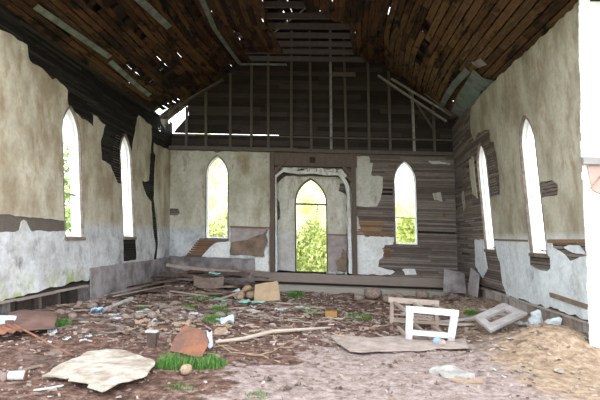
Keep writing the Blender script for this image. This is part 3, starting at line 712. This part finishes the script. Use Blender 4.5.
def place(kind, name, label, cat, x, y, scale, rz=None, mat='debris', group=None, tilt=0, roll=0, dz=0, seed=None, z=None):
    i = random.randrange(len(PK[kind])) if seed is None else seed % len(PK[kind])
    if (kind, i) not in PO: PO[(kind, i)] = PK[kind][i].build(name, M[mat], smooth=(kind == 'stone')); o = PO[(kind, i)]
    else:
        o = PO[(kind, i)].copy(); C.objects.link(o)
        for k in ('label', 'category', 'group'):
            if k in o: del o[k]
        o.name = name
    hh = {'board': scale[2]*.5, 'stone': scale[2]*.30, 'scrap': scale[2]*.05+.008, 'stick': scale[2]*.012}[kind]
    o.location = (x, y, (gz(x, y) if z is None else z)+hh+dz)
    o.rotation_euler = (roll, tilt, U(0, 2*PI) if rz is None else rz); o.scale = scale
    o.material_slots[0].link = 'OBJECT'; o.material_slots[0].material = M[mat]
    tag(o, label, cat, group); return o

# --- heap of boards in the back left corner
def fits(x, y): return -4.85 < x < 3.9
for i in range(16):
    x, y = U(-4.0, -2.0), U(11.3, 12.6); L = U(.7, 1.7)
    place('board', 'broken_board', 'grey or brown board at the front of the heap by the back left corner', 'board', x, y, (L*.8, U(.06, .2), U(.02, .035)), U(-.9, .9), random.choice(('debris', 'debris', 'debris', 'debris_lt')), 'boards at the front of the corner heap', U(-.1, .1), U(-.15, .15), U(0, .16))
for i in range(16):
    x, y = U(-4.2, -2.2), U(13.2, 14.3); L = U(.8, 1.9)
    place('board', 'broken_board', 'dark board on the heap of boards close against the back left wall', 'board', x, y, (L, U(.08, .2), U(.02, .04)), U(-.35, .35), 'debris', 'boards against the back left wall', U(-.08, .12), U(-.2, .2), U(.05, .30))
for i in range(6):
    place('board', 'heap_beam', 'thick dark beam lying across the middle of the corner heap', 'board', U(-3.6, -2.4), U(12.6, 13.2), (U(1.4, 2.3), .1, .08), U(-.25, .25), 'debris', 'thick beams across the corner heap', U(-.04, .08), 0, .08+.05*i)
place('board', 'square_panel', 'squarish brown panel standing in the front of the corner heap', 'panel', -2.9, 12.0, (.75, .03, .28), .05, 'debris', None, 0, .3, .08)
place('scrap', 'blue_grey_scrap', 'small blue grey sheet standing by the right end of the corner heap', 'scrap', -2.05, 11.35, (.32, .35, .3), 0, 'bluegrey', None, 0, 1.2, .12, 2)
for i, (x, y) in enumerate(((-2.35, 10.95), (-1.75, 10.6), (-1.45, 10.75), (-2.9, 12.6))):
    place('scrap', 'turquoise_scrap', ('turquoise scrap lying before the corner heap, left of the tan blocks', 'turquoise scrap in front of the leaning cardboard', 'turquoise fragment just under the tan blocks', 'turquoise strip caught high in the corner heap')[i], 'scrap', x, y, (.5, .22, .3), U(-.3, .3), 'turq', None, 0, .2, .04 + (.3 if i == 3 else 0), i+1)
# tan lumps and the cardboard leaning on them
cb = MB(); 
patch(cb, rough_poly([(-1.60, .02), (-1.02, .10), (-1.10, .50), (-1.62, .40)], .012, .1), [], .05, lambda a, z, d: (a, 11.02+.45*z+d, z), -.012, .012, .02)
tag(cb.build('cardboard_sheet', M['card'], loc=(-1.3, 11.1, 0)), 'square brown cardboard sheet leaning on tan blocks before the stage', 'cardboard')
for i, (x, y, s, l) in enumerate(((-1.95, 11.2, .26, 'tan block lowest and leftmost beside the cardboard sheet'), (-1.74, 11.35, .30, 'tan block directly behind the left edge of the cardboard sheet'), (-1.86, 11.5, .24, 'tan block atop the small stack by the cardboard sheet'), (-1.5, 11.75, .3, 'tan block mostly hidden behind the cardboard sheet'))):
    place('stone', 'tan_block', l, 'block', x, y, (s, s*.8, s*.7), None, 'tan', None, .3, .2, .12*(i in (2, 3))+.08, i)
place('board', 'brown_stick_board', 'tan board slanting up from the heap onto the tan blocks', 'board', -2.15, 11.1, (.75, .1, .03), .5, 'tan', None, -.3, 0, .14)
# planks along the wainscot of the left wall
for i, (x, y, L, r, h, l, m) in enumerate(((-4.55, 12.0, 3.6, 1.52, .10, 'long curved grey plank nearest the left wall panel', 'debris_lt'), (-4.25, 11.9, 3.3, 1.42, .06, 'long pale plank lying outside the curved one by the left wall', 'debris_lt'), (-4.4, 12.3, 2.6, 1.50, .17, 'shorter plank on top of the long planks by the left wall', 'debris'), (-4.62, 10.6, 1.5, 1.60, .03, 'dark board end nearest the front along the left wall panel', 'debris'), (-3.95, 12.9, 2.0, 1.1, .06, 'board slanting from the corner heap toward the left planks', 'debris'))):
    place('board', 'long_plank', l, 'plank', x, y, (L, .17, .03), r, m, None, 0, -.25 if i < 3 else 0, h, i)
# white plaster-board sheet in the left foreground
Wp = [(-2.81, 4.82), (-2.84, 5.21), (-2.83, 5.64), (-2.87, 5.86), (-2.51, 5.98), (-1.98, 5.62), (-1.87, 5.42), (-1.80, 4.98), (-1.98, 4.72), (-2.01, 4.45), (-2.21, 4.56), (-2.24, 4.66), (-2.47, 4.68), (-2.5, 4.80)]
mb = MB(); patch(mb, rough_poly(Wp, .012, .1), [], .05, lambda x, y, d: (x, y, .075+d+.03*noise.noise((x*1.6, y*1.6, 9))+.014*noise.noise((x*6, y*6, 2))), -.006, .006)
tag(mb.build('crumpled_sheet', M['cream'], loc=(-2.3, 5.2, .07)), 'large stained cream sheet lying crumpled in the left foreground', 'sheet')
# rusty curved sheets at far left
Rp = [(-4.55, 6.75), (-4.75, 7.30), (-4.72, 7.65), (-4.25, 7.55), (-3.95, 7.05), (-3.72, 6.62), (-4.0, 6.45), (-4.35, 6.50)]
mb = MB(); patch(mb, rough_poly(Rp, .02, .12), [], .06, lambda x, y, d: (x, y, .15+d+.16*math.exp(-((x+4.4)**2*3+(y-7.1)**2*5))+.03*noise.noise((x*4, y*4, 1))), -.006, .006)
tag(mb.build('rusty_sheet', M['rustpale'], loc=(-4.2, 7.1, .1)), 'big brown rusted sheet humped up on the dirt at the left edge', 'sheet metal')
mb = MB(); patch(mb, rough_poly([(-4.85, 6.22), (-4.12, 6.15), (-4.02, 6.38), (-4.3, 6.60), (-4.85, 6.62)], .01, .15), [], .035, lambda x, y, d: (x, y, .17+d+.018*math.sin((x*.5+y)*46)+.12*(-4.1-x)*.5), -.004, .004)
tag(mb.build('corrugated_sheet', M['rust'], loc=(-4.5, 6.4, .15)), 'rust orange corrugated metal piece cut by the left picture edge', 'sheet metal')
mb = MB(); patch(mb, rough_poly([(-4.85, .06), (-4.33, .06), (-4.37, .26), (-4.85, .26)], .006), [], .04, lambda a, z, d: (a, 6.55+z*.8+d, z+.03), -.01, .01)
tag(mb.build('grey_tile', M['bluegrey'], loc=(-4.6, 6.6, .1)), 'light blue grey tile leaning behind the corrugated metal', 'tile')
# long thin stick from the corrugated sheet to the cream sheet
mb = MB(); mb.tube([(-4.15, 6.38, .24), (-3.7, 6.1, .18), (-3.3, 5.85, .12), (-2.88, 5.55, .09)], [.014, .013, .012, .010]); tag(mb.build('thin_pole', M['rust'], loc=(-3.5, 6, .15)), 'thin rusty pole running from the corrugated metal to the cream sheet', 'pole')
# tin can with lid
def can(name, label, p, r, L, rz, mat, lid):
    root = empty(name, p); root.rotation_euler = (0, 0, rz); tag(root, label, 'can'); root['_o'] = (0, 0, 0)
    m1 = MB(); m1.tube([(-L/2, 0, r), (L/2, 0, r)], [r, r], 16); m1.build('can_body', mat, root)
    m2 = MB(); m2.tube([(L/2, 0, r), (L/2+.012, 0, r)], [r*1.06, r*1.06], 16); m2.build('lid', lid, root)
    m3 = MB(); m3.tube([(-L/2-.01, 0, r), (-L/2, 0, r)], [r*1.06, r*1.06], 16); m3.build('rim', lid, root)
    return root
can('tin_can', 'white and orange tin can on its side at the left foreground edge', (-3.07, 4.82, gz(-3.07, 4.82)), .045, .15, .25, M['paper'], M['rust'])
can('small_cup', 'blue and cream can lying under the white framed stand', (1.70, 7.40, gz(1.7, 7.4)), .06, .13, 1.9, M['blue'], M['cream'])
place('board', 'white_stick', 'short white stick poking out from under the cream sheet', 'stick', -2.62, 4.62, (.26, .02, .015), .75, 'paper', None, 0, 0, .01)
# rusty tin leaning in the grass
mb = MB(); patch(mb, rough_poly([(-1.97, .0), (-1.52, -.02), (-1.46, .12), (-1.60, .24), (-1.86, .27), (-1.95, .14)], .008, .08), [], .035, lambda a, z, d: (a-.1*z, 6.18+z*1.35+d+.05*math.sin(a*9), z+.03), -.006, .006)
tag(mb.build('rusty_tin_box', M['rust'], loc=(-1.75, 6.3, .03)), 'square rust orange tin leaning up in the grass tufts', 'sheet metal')
place('board', 'pale_metal_flap', 'pale blue flap behind the right edge of the rusty tin', 'sheet metal', -1.50, 6.42, (.07, .015, .20), .5, 'bluegrey', None, 0, -.3, .05)
place('stone', 'tan_clod', 'small tan lump in the grass in front of the rusty tin', 'clod', -1.52, 5.42, (.14, .1, .12), 1., 'tan', None, 0, 0, .02, 3)
# brown post stub with a white top
rt = empty('post_stub', (-2.3, 6.5, gz(-2.3, 6.5))); tag(rt, 'dark brown post stub with a white scrap on top, left of the grass', 'post'); rt['_o'] = (0, 0, 0)
m1 = MB(); m1.box(-.06, .06, -.04, .04, -.03, .19); m1.build('stub', M['stubwood'], rt); m2 = MB(); m2.box(-.08, .07, -.05, .04, .19, .215); m2.build('white_cap', M['paper'], rt)
# pipe with blue cloth
mb = MB(); mb.tube([(-4.0, 8.6, .10), (-3.85, 9.6, .20)], [.035, .035], 10); tag(mb.build('grey_pipe', M['palewood'], loc=(-3.9, 9.1, .1)), 'grey pipe slanting on the rubble left of centre', 'pipe')
place('scrap', 'blue_cloth', 'white and blue rag at the lower end of the grey pipe', 'rag', -4.0, 8.45, (.3, .25, .5), .4, 'blue', None, 0, 0, .04, 3)
# grass tufts
def tuft(seed, n, rad, hmax):
    rnd = random.Random(seed); mb = MB()
    for i in range(n):
        a = rnd.uniform(0, 2*PI); r_ = rad*math.sqrt(rnd.random()); x, y = r_*math.cos(a), r_*math.sin(a)*.8
        h = rnd.uniform(.4, 1)*hmax*(1-.5*r_/rad); la = rnd.uniform(0, 2*PI); lx, ly = .5*h*math.cos(la), .5*h*math.sin(la)
        w = .005; b = len(mb.v); px, py = -math.sin(la)*w, math.cos(la)*w
        mb.v += [(x-px, y-py, -.01), (x+px, y+py, -.01), (x+lx*.35+px*.8, y+ly*.35+py*.8, h*.6), (x+lx*.35-px*.8, y+ly*.35-py*.8, h*.6), (x+lx, y+ly, h)]
        mb.f += [(b, b+1, b+2, b+3), (b+3, b+2, b+4)]
    return mb
tp = [tuft(1, 420, .25, .24), tuft(2, 260, .2, .18), tuft(3, 80, .2, .09)]
TO = {}
for x, y, k, s, l in ((-1.72, 5.72, 0, 1.0, 'green grass tuft left of the rusty tin, widest one'), (-1.35, 5.80, 0, .85, 'green grass tuft at the right foot of the rusty tin'), (-2.05, 7.45, 1, .9, 'green grass tuft behind the rusty tin'),
                      (-2.07, 9.62, 1, 1.2, 'green grass tuft farther back, left of the stick pile'), (-1.95, 8.55, 1, 1.0, 'green grass tuft beside the white and grey scrap'), (-.75, 12.3, 1, 1.3, 'green weeds right of the cardboard before the doorway'),
                      (-4.05, 7.35, 1, 1.0, 'green weeds on top of the brown rusted sheet'), (-3.55, 9.5, 1, .8, 'green weeds on the rubble by the grey pipe'), (.65, 9.7, 2, 1.6, 'sparse green sprouts right of the yellow brick'),
                      (3.05, 10.4, 1, .9, 'green weeds behind the grey vent panel'), (-1.45, 4.95, 2, .9, 'thin grass sprouts in front of the tin'), (-.62, 4.75, 2, .7, 'thin grass sprouts at the bottom picture edge'), (-.35, 9.9, 2, 1.4, 'sprouts left of the yellow brick'),
                      (-2.75, 11.0, 2, 1.6, 'weeds at the front of the corner heap'), (-2.8, 9.9, 2, 1.2, 'small weeds on the rubble before the heap')):
    if k not in TO: o = TO[k] = tp[k].build('grass_tuft', M['bladegreen'])
    else: o = TO[k].copy(); C.objects.link(o)
    o.location = (x, y, gz(x, y)); o.scale = (s, s, s); o.rotation_euler = (0, 0, U(0, 6)); tag(o, l, 'grass', 'grass tufts')
TO[1].location.z += 0
# plywood sheet lying in the middle
Pp = [(.06, 7.6), (.35, 6.66), (1.04, 6.80), (2.1, 7.25), (2.15, 7.66), (1.35, 7.95), (.98, 7.66), (.61, 7.42), (.40, 7.72)]
mb = MB(); patch(mb, rough_poly(Pp, .015, .12), [], .07, lambda x, y, d: (x, y, .035+d+gz(x, y)*.6+.01*noise.noise((x*2, y*2, 0))), -.009, .009)
tag(mb.build('plywood_sheet', M['ply'], loc=(1, 7.3, .03)), 'flat brown plywood sheet with torn back edge on the centre floor', 'sheet')
# stand: white front frame, brown back frame, rails
sd = empty('wooden_stand', (1.6, 8.2, 0)); tag(sd, 'open box stand with white front frame and brown back frame', 'stand')
def bars(name, mat, specs):
    for nm, a, b, w, t in specs:
        mb = MB(); mb.beam(a, b, w, t, (0, 1, 0)); mb.build(nm, mat, sd)
bars('f', M['whiteframe'], (('front_top_rail', (1.24, 7.6, .49), (2.03, 7.6, .455), .09, .06), ('front_leg', (1.30, 7.6, .44), (1.29, 7.6, .13), .10, .06), ('front_leg', (1.97, 7.6, .41), (1.925, 7.6, .10), .10, .06), ('front_bottom_rail', (1.33, 7.6, .14), (1.9, 7.6, .115), .07, .05)))
bars('t', M['greyvent'], (('foot', (1.29, 7.6, .13), (1.285, 7.6, .0), .10, .06), ('foot', (1.925, 7.6, .10), (1.92, 7.6, -.02), .10, .06)))
bars('b', M['debris_lt'], (('back_top_rail', (1.14, 8.9, .46), (2.03, 8.9, .43), .09, .06), ('back_leg', (1.20, 8.9, .42), (1.20, 8.9, -.02), .06, .07), ('back_leg', (1.99, 8.9, .40), (2.0, 8.9, .0), .06, .07), ('back_bottom_rail', (1.2, 8.9, .10), (2.0, 8.9, .08), .05, .06)))
for x, z in ((1.27, .44), (1.62, .44), (1.96, .42), (1.29, .05), (1.62, .07), (1.94, .05)):
    mb = MB(); mb.beam((x, 7.64, z), (x-.03, 8.87, z-.02), .05, .04, (0, 0, 1)); mb.build('side_rail', M['debris_lt'], sd)
mb = MB(); mb.hexa([(1.62, 7.66, .05), (1.86, 7.66, .05), (1.86, 7.72, .05), (1.62, 7.72, .05), (1.62, 7.66, .16), (1.86, 7.66, .15), (1.86, 7.72, .15), (1.62, 7.72, .16)])
mb.build('inner_block', M['debris_lt'], sd)
# grey panel with a rectangular hole
vp = [Vector((2.66, 8.05, .12)), Vector((2.60, 8.72, .235)), Vector((3.30, 9.28, .42)), Vector((3.50, 8.70, .33))]
def vm(a, b, d):
    p = vp[0].lerp(vp[3], a).lerp(vp[1].lerp(vp[2], a), b); return (p.x, p.y, p.z+d)
mb = MB(); patch(mb, [(0, 0), (1, 0), (1, 1), (0, 1)], [[(.16, .32), (.80, .32), (.80, .66), (.16, .66)]], .02, vm, -.02, .02)
tag(mb.build('slotted_panel', M['greyvent'], loc=(3, 8.7, .2)), 'grey painted panel with a rectangular hole, propped on the dirt', 'panel')
place('board', 'grey_strip', 'grey strip reaching from the slotted panel toward the stand', 'board', 2.45, 9.4, (1.1, .1, .03), .45, 'greyvent', None, -.05, 0, .05)
place('board', 'grey_strip', 'grey strip lying flat behind the slotted panel by the right wall', 'board', 3.45, 10.0, (1.1, .12, .03), -1.2, 'greyvent', None, 0, 0, .02)
place('board', 'grey_strip', 'reddish grey board lying behind the right side of the stand', 'board', 2.35, 9.1, (.7, .16, .03), .1, 'debris_lt', None, 0, 0, .03)
# white crumpled papers right of the vent
import bmesh
bm = bmesh.new(); bmesh.ops.create_icosphere(bm, subdivisions=3, radius=.5); mb = MB()
for v in bm.verts:
    c = v.co; fo = 1+.55*noise.noise(c*2.3+Vector((5, 0, 0)))-.35*abs(noise.noise(c*5))-.15*abs(noise.noise(c*11)); mb.v.append((3.72+c.x*fo*.26, 8.9+c.y*fo*.2, gz(3.72, 8.9)+.12+c.z*fo*.30))
mb.f = [tuple(v.index for v in f.verts) for f in bm.faces]; bm.free()
tag(mb.build('paper_wad', M['whiteframe'], loc=(3.72, 8.9, gz(3.72, 8.9))), 'white crumpled wad standing beside the slotted panel', 'paper')
place('scrap', 'white_wrapper', 'flat white wrapper left of the crumpled wad', 'paper', 3.45, 8.75, (.42, .22, .4), .1, 'whiteframe', None, 0, 0, .03, 1)
place('scrap', 'white_carton', 'white triangular carton right of the crumpled wad', 'paper', 3.86, 8.55, (.5, .3, .5), .2, 'whiteframe', None, -.3, .5, .09, 4)
# yellow brick, stones before the stage, slab
place('board', 'yellow_brick', 'small orange yellow brick on the floor before the doorway', 'brick', .12, 9.62, (.24, .12, .11), .1, 'yellow', None)
for x, y, s, l in ((.85, 12.2, .26, 'round stone, leftmost of the row before the stage'), (1.2, 12.35, .45, 'long flat stone in the middle of the row before the stage'), (1.52, 12.0, .26, 'round stone right of the long stone before the stage'), (2.55, 13.0, .35, 'pale stone nearest the right back corner boards'), (1.85, 12.5, .25, 'small stone at the right end of the row before the stage')):
    place('stone', 'field_stone', l, 'stone', x, y, (s, s*.7, s*.7), 0, 'stone', None, 0, 0, .06)
place('board', 'red_board', 'thin reddish board under the long flat stone', 'board', 1.25, 11.95, (.6, .08, .03), .02, 'rust', None, 0, 0, .01)
mb = MB(); patch(mb, rough_poly([(1.22, 5.78), (1.36, 5.98), (1.55, 5.97), (1.70, 5.66), (1.45, 5.58)], .01, .08), [], .04, lambda x, y, d: (x, y, .045+d+.02*noise.noise((x*5, y*5, 0))), -.03, .02)
tag(mb.build('concrete_slab', M['palewood'], loc=(1.45, 5.8, .04)), 'pale broken concrete piece in the right foreground', 'rubble')
place('board', 'brown_edge_board', 'small tan board along the front of the concrete piece', 'board', 1.56, 5.48, (.35, .04, .03), -.05, 'tan', None, 0, 0, 0)
# boards leaning in the right back corner
mb = MB(); patch(mb, rough_poly([(0, 0), (.62, 0), (.60, .56), (.05, .66)], .01, .2), [], .06, lambda a, z, d: (3.32+a*.95, 14.0-.25*a+d-.0*z+.22*z, z+.1), -.012, .012)
tag(mb.build('leaning_board', M['panel'], loc=(3.5, 14, .1)), 'grey board leaning in the right back corner, left of the pair', 'board')
mb = MB(); patch(mb, rough_poly([(0, 0), (.95, 0), (.92, .58), (.02, .72)], .01, .2), [], .06, lambda a, z, d: (3.92-.03*a+d+.10*z, 13.7-a*.95, z+.12), -.012, .012)
tag(mb.build('leaning_board', M['greyvent'], loc=(3.9, 13.3, .1)), 'grey board leaning on the right wall, right of the pair', 'board')
# hanging torn piece and rubble in the alcove
mb = MB(); patch(mb, rough_poly([(.33, .50), (.60, .46), (.64, .8), (.55, 1.15), (.50, 1.22), (.46, .95), (.38, .85), (.30, .80)], .02, .06), [], .035, lambda a, z, d: (a, 15.45+.05*math.sin(z*9)+d, z), -.01, .01, .03)
tag(mb.build('torn_cloth', M['brownboard'], warp=True, loc=(.45, 15.45, .5)), 'torn brown board standing in the right side of the alcove', 'board')
for i in range(7): place('stone', 'plaster_rubble', 'white plaster lump on the stage in the right side of the alcove', 'rubble', U(.05, .68), U(15.15, 15.5), (U(.1, .2), .1, .1), None, 'paper', 'white plaster rubble in the alcove', z=.40)
mb = MB(); mb.tube([(-2.6, 13.9, .55), (-1.6, 14.6, .40)], [.02, .02]); tag(mb.build('corner_pole', M['debris_lt'], loc=(-2, 14.2, .45)), 'thin pole lying from the heap toward the stage', 'pole')

# --- clusters of small countable debris, each group told apart by where it lies
CL = [('stick', 'fallen_stick', 'stick', 'thin pale stick on the bare floor between the rusty tin and the plywood', (-.6, 7.3), (1.1, .9), 12, 'tan', (.5, 1.3)),
      ('stick', 'fallen_stick', 'stick', 'thin stick on the dark floor before the doorway and yellow brick', (-.5, 9.6), (1.0, .9), 22, 'debris_lt', (.5, 1.3)),
      ('board', 'wood_splinter', 'board', 'broken wooden strip on the rubble between the cardboard and the yellow brick', (-.9, 10.2), (.9, .9), 24, 'debris_lt', (.25, .8)),
      ('board', 'wood_splinter', 'board', 'broken wooden strip on the dark floor between heap and grey pipe', (-3.0, 9.8), (.9, 1.0), 34, 'debris', (.3, .9)),
      ('board', 'wood_splinter', 'board', 'broken wooden strip lying near the brown rusted sheet', (-3.5, 7.6), (.7, .9), 22, 'debris', (.25, .7)),
      ('board', 'wood_splinter', 'board', 'broken wooden strip between the cream sheet and the tin can', (-3.1, 5.4), (.5, .5), 6, 'debris', (.2, .5)),
      ('board', 'wood_splinter', 'board', 'broken wooden strip on the dirt around the box stand', (1.8, 10.0), (.9, .9), 12, 'debris_lt', (.2, .7)),
      ('board', 'wood_splinter', 'board', 'dark board among the rubble below the right back corner', (2.9, 12.4), (.7, .8), 10, 'debris', (.3, .9)),
      ('stone', 'rubble_lump', 'rubble', 'grey brown lump of rubble between the grey pipe and the heap', (-2.9, 9.4), (1.0, .9), 22, 'stone', (.06, .2)),
      ('stone', 'rubble_lump', 'rubble', 'lump of rubble along the foot of the left wall', (-4.3, 8.9), (.3, 1.0), 20, 'stone', (.08, .2)),
      ('stone', 'rubble_lump', 'rubble', 'small stone scattered before the right half of the stage', (2.3, 13.6), (1.2, .5), 26, 'stone', (.08, .2)),
      ('stone', 'rubble_lump', 'rubble', 'small stone strewn before the left half of the stage', (-.5, 13.2), (1.2, .7), 18, 'stone', (.08, .2)),
      ('scrap', 'paper_scrap', 'scrap', 'white or pale scrap on the rubble right of the grey pipe', (-3.1, 8.9), (.8, .8), 26, 'paper', (.08, .26)),
      ('scrap', 'paper_scrap', 'scrap', 'pale blue plastic scrap among the rubble near the pipe', (-3.3, 8.5), (.6, .6), 6, 'blue', (.1, .22)),
      ('scrap', 'paper_scrap', 'scrap', 'pale scrap beside the pole in front of the brown rusted sheet', (-3.45, 6.5), (.35, .35), 5, 'bluegrey', (.12, .24)),
      ('scrap', 'paper_scrap', 'scrap', 'pale scrap on the floor left of the yellow brick', (-.8, 9.9), (.7, .6), 12, 'paper', (.12, .34)),
      ('scrap', 'tan_scrap', 'scrap', 'tan scrap on the dark floor behind the rusty tin', (-2.2, 8.0), (.9, .8), 26, 'tan', (.1, .34)),
      ('scrap', 'tan_scrap', 'scrap', 'tan scrap lying about the plywood sheet and stand', (1.2, 8.4), (.8, .5), 8, 'tan', (.1, .25)),
      ('scrap', 'pale_scrap', 'scrap', 'small pale scrap on the dirt mound at the right', (3.2, 7.4), (.5, .7), 7, 'paper', (.05, .12)),
      ('scrap', 'pale_scrap', 'scrap', 'small pale scrap on the bare right foreground floor', (2.2, 6.6), (.7, .6), 6, 'cream', (.06, .18)),
      ('scrap', 'leaf_scrap', 'scrap', 'brown leaf or bark scrap on the bare centre foreground', (0, 5.6), (1.4, .6), 14, 'debris', (.06, .16))]
for kind, nm, cat, lab, (cx, cy), (rx, ry), n, mt, (s0, s1) in CL:
    for i in range(n):
        a = U(0, 2*PI); r_ = math.sqrt(U(0, 1)); x, y = cx+rx*1.2*r_*math.cos(a), cy+ry*1.2*r_*math.sin(a)
        x = min(max(x, -4.75), 3.75); y = min(y, 14.5); s = U(s0, s1)
        sc = {'board': (s, U(.04, .12), U(.012, .03)), 'stick': (s, s*.8, 1.), 'stone': (s, s*U(.6, 1), s*U(.5, .8)), 'scrap': (s, s*U(.5, 1), s*U(.5, 1.3))}[kind]
        place(kind, nm, lab, cat, x, y, sc, None, mt, lab.split(' on the')[0]+' group '+str(int(cx*10)+100) if False else lab+'s', U(-.12, .12), U(-.2, .2), .005)
place('scrap', 'white_grey_scrap', 'white and grey scrap on the floor right of the grass tufts', 'scrap', -1.7, 8.4, (.42, .25, .6), .3, 'bluegrey', None, 0, .2, .04, 5)
mb = MB(); mb.tube([(-1.5, 6.75, .05), (-1.15, 7.0, .06), (-.8, 7.55, .07), (-.3, 7.9, .06), (.1, 8.2, .05)], [.02, .028, .03, .024, .012], 8); tag(mb.build('long_branch', M['debris_lt'], loc=(-.7, 7.5, .05)), 'long pale branch running right from the rusty tin', 'branch')

# fine litter nobody could count
mb = MB(); rnd = random.Random(5)
for i in range(9000):
    x = rnd.uniform(-4.9, 3.9); y = rnd.uniform(4.2, 14.9)
    dens = .25+.75*max(0, min(1, (y-6)/3))*(1 if x < 2 else .6)+(.5 if x < -2.2 else 0)
    if rnd.random() > dens or (x > 3.35 and y < 7.3): continue
    s = rnd.uniform(.012, .065)*(1 if y > 7 else .55)*(1.35 if x < -.8 and y > 6.5 else .9); a = rnd.uniform(0, 6.3); w = s*rnd.uniform(.2, .7); z = gz(x, y)+.006
    dx, dy = s*math.cos(a), s*math.sin(a); ex_, ey = -w*math.sin(a), w*math.cos(a); t = rnd.uniform(-.3, .3)*s; h = .006
    q = [(x-dx-ex_, y-dy-ey, z-t), (x+dx-ex_, y+dy-ey, z+t), (x+dx*.8+ex_, y+dy*.8+ey, z+t), (x-dx*.9+ex_, y-dy*.9+ey, z-t)]
    mb.hexa(q+[(p[0], p[1], p[2]+h+rnd.uniform(0, .012)) for p in q])
tag(mb.build('fine_litter', M['chip']), 'fine chips, bark and crumbs strewn over the dirt floor', 'litter', None, 'stuff')

# ------------------------------------------------------------ trees outside
def crown(seed, n, r, h, sz):
    rnd = random.Random(seed); mb = MB(); cl = [(rnd.gauss(0, .45)*r, rnd.gauss(0, .45)*r, rnd.uniform(.15, 1)*h, rnd.uniform(.2, .45)*r) for _ in range(16)]
    for i in range(n):
        cx, cy, cz, cr = rnd.choice(cl); v = Vector((rnd.gauss(0, 1), rnd.gauss(0, 1), rnd.gauss(0, 1))).normalized()*cr*rnd.uniform(.5, 1.1)
        p = Vector((cx, cy, cz))+v; a = Vector((rnd.gauss(0, 1), rnd.gauss(0, 1), rnd.gauss(0, 1))).normalized(); b = a.orthogonal().normalized()*sz*.5; a = a*sz
        k = len(mb.v); mb.v += [tuple(p-a), tuple(p+b), tuple(p+a), tuple(p-b)]; mb.f.append((k, k+1, k+2, k+3))
    return mb
def trunk(r, h):
    mb = MB(); mb.tube([(0, 0, -.1), (.05, 0, h*.35), (-.05, .1, h*.7), (0, 0, h)], [r*.05, r*.04, r*.025, r*.01], 8)
    for k in range(5):
        a = k*1.3; mb.tube([(0, 0, h*.3+k*.1*h), (r*.4*math.cos(a), r*.4*math.sin(a), h*.5+k*.1*h)], [r*.02, r*.006], 5)
    return mb
cp = [crown(i, 3800, 2.2, 6.5, .14) for i in range(3)]; CO = {}
tr = trunk(2.2, 5.5); TR = None
spots = [(-7.0, 25, 1.0, 'leafy tree behind the left window of the back wall, nearer one'), (-4.3, 31, 1.0, 'leafy tree outside, between left back window and doorway'), (-2.6, 24, .7, 'tree seen at the left of the alcove doorway'), (-.6, 28, .85, 'tree filling the middle of the alcove doorway'),
         (1.4, 24, .6, 'tree outside right of the alcove doorway'), (4.6, 26, .75, 'yellow green tree behind the right window of the back wall'), (7., 30, 1.0, 'tree far outside at right of the back right window'), (-9.8, 32, 1.0, 'tree far outside at left of the back left window'), (-11.3, 19.5, .95, 'tree seen through the nearest left window'), (-1.2, 36, 1.2, 'farthest tree beyond the alcove doorway')]
for i, (x, y, s, l) in enumerate(spots):
    root = empty('leafy_tree', (x, y, -.22)); root.scale = (s, s, s); root.rotation_euler = (0, 0, i*.9); root['_o'] = (0, 0, 0); tag(root, l, 'tree', 'trees beyond the back wall')
    k = i % 3
    if k not in CO: f = CO[k] = cp[k].build('foliage', M['leaf'], root)
    else: f = CO[k].copy(); C.objects.link(f); f.parent = root
    if i == 8: f.material_slots[0].link = 'OBJECT'; f.material_slots[0].material = M['leaf_green']
    if TR is None: t = TR = tr.build('trunk', M['bark'], root)
    else: t = TR.copy(); C.objects.link(t); t.parent = root

sb = crown(9, 3000, 1.5, 1.9, .09); SB = None
M['leaf_mid'] = wood('shrub leaves', [(.34, .44, .16), (.62, .66, .30), (.82, .80, .44)], (1, 1, 1), bmp=0)
for x, y, s_, l in ((-3.0, 20.5, 1.1, 'low shrub outside at the left back window'), (-4.6, 21.5, 1.3, 'low shrub outside, left edge of the left back window'), (-1.1, 21.5, 1.1, 'shrub low at the left of the doorway opening'), (.35, 22.5, 1.3, 'shrub low at the right of the doorway opening'), (3.9, 21, 1.2, 'shrub outside the right back window')):
    if SB is None: o = SB = sb.build('shrub', M['leaf_mid'])
    else: o = SB.copy(); C.objects.link(o)
    o.location = (x, y, -.25); o.scale = (s_, s_, s_*1.1); o.rotation_euler = (0, 0, x); tag(o, l, 'shrub', 'shrubs beyond the back wall')
# ------------------------------------------------------------ sky, camera
w = bpy.data.worlds.new('World'); bpy.context.scene.world = w; w.use_nodes = True
bg = w.node_tree.nodes['Background']; bg.inputs['Color'].default_value = (.90, .955, 1.0, 1); bg.inputs['Strength'].default_value = 1.0
yaw, pitch, roll, F = math.radians(3.3), math.radians(4.25), .032, 484.
f = Vector((-math.sin(yaw)*math.cos(pitch), math.cos(yaw)*math.cos(pitch), math.sin(pitch)))
r = f.cross(Vector((0, 0, 1))).normalized(); u = r.cross(f)
r2 = r*math.cos(roll)+u*math.sin(roll); u2 = -r*math.sin(roll)+u*math.cos(roll)
cam = bpy.data.cameras.new('camera'); co = bpy.data.objects.new('camera', cam); C.objects.link(co)
co.matrix_world = Matrix(((r2.x, u2.x, -f.x, 0), (r2.y, u2.y, -f.y, 0), (r2.z, u2.z, -f.z, 1.55), (0, 0, 0, 1)))
cam.sensor_width = 36; cam.lens = F*36/600; cam.clip_end = 500
sc = bpy.context.scene; sc.camera = co
for o in list(bpy.data.objects):
    if '_o' in o: del o['_o']
sc.view_settings.view_transform = 'Standard'; sc.view_settings.look = 'None'; sc.view_settings.gamma = 1; sc.view_settings.use_curve_mapping = False
sc.view_settings.exposure = 2.45
sc.cycles.use_denoising = True
sc.cycles.max_bounces = 8; sc.cycles.diffuse_bounces = 6
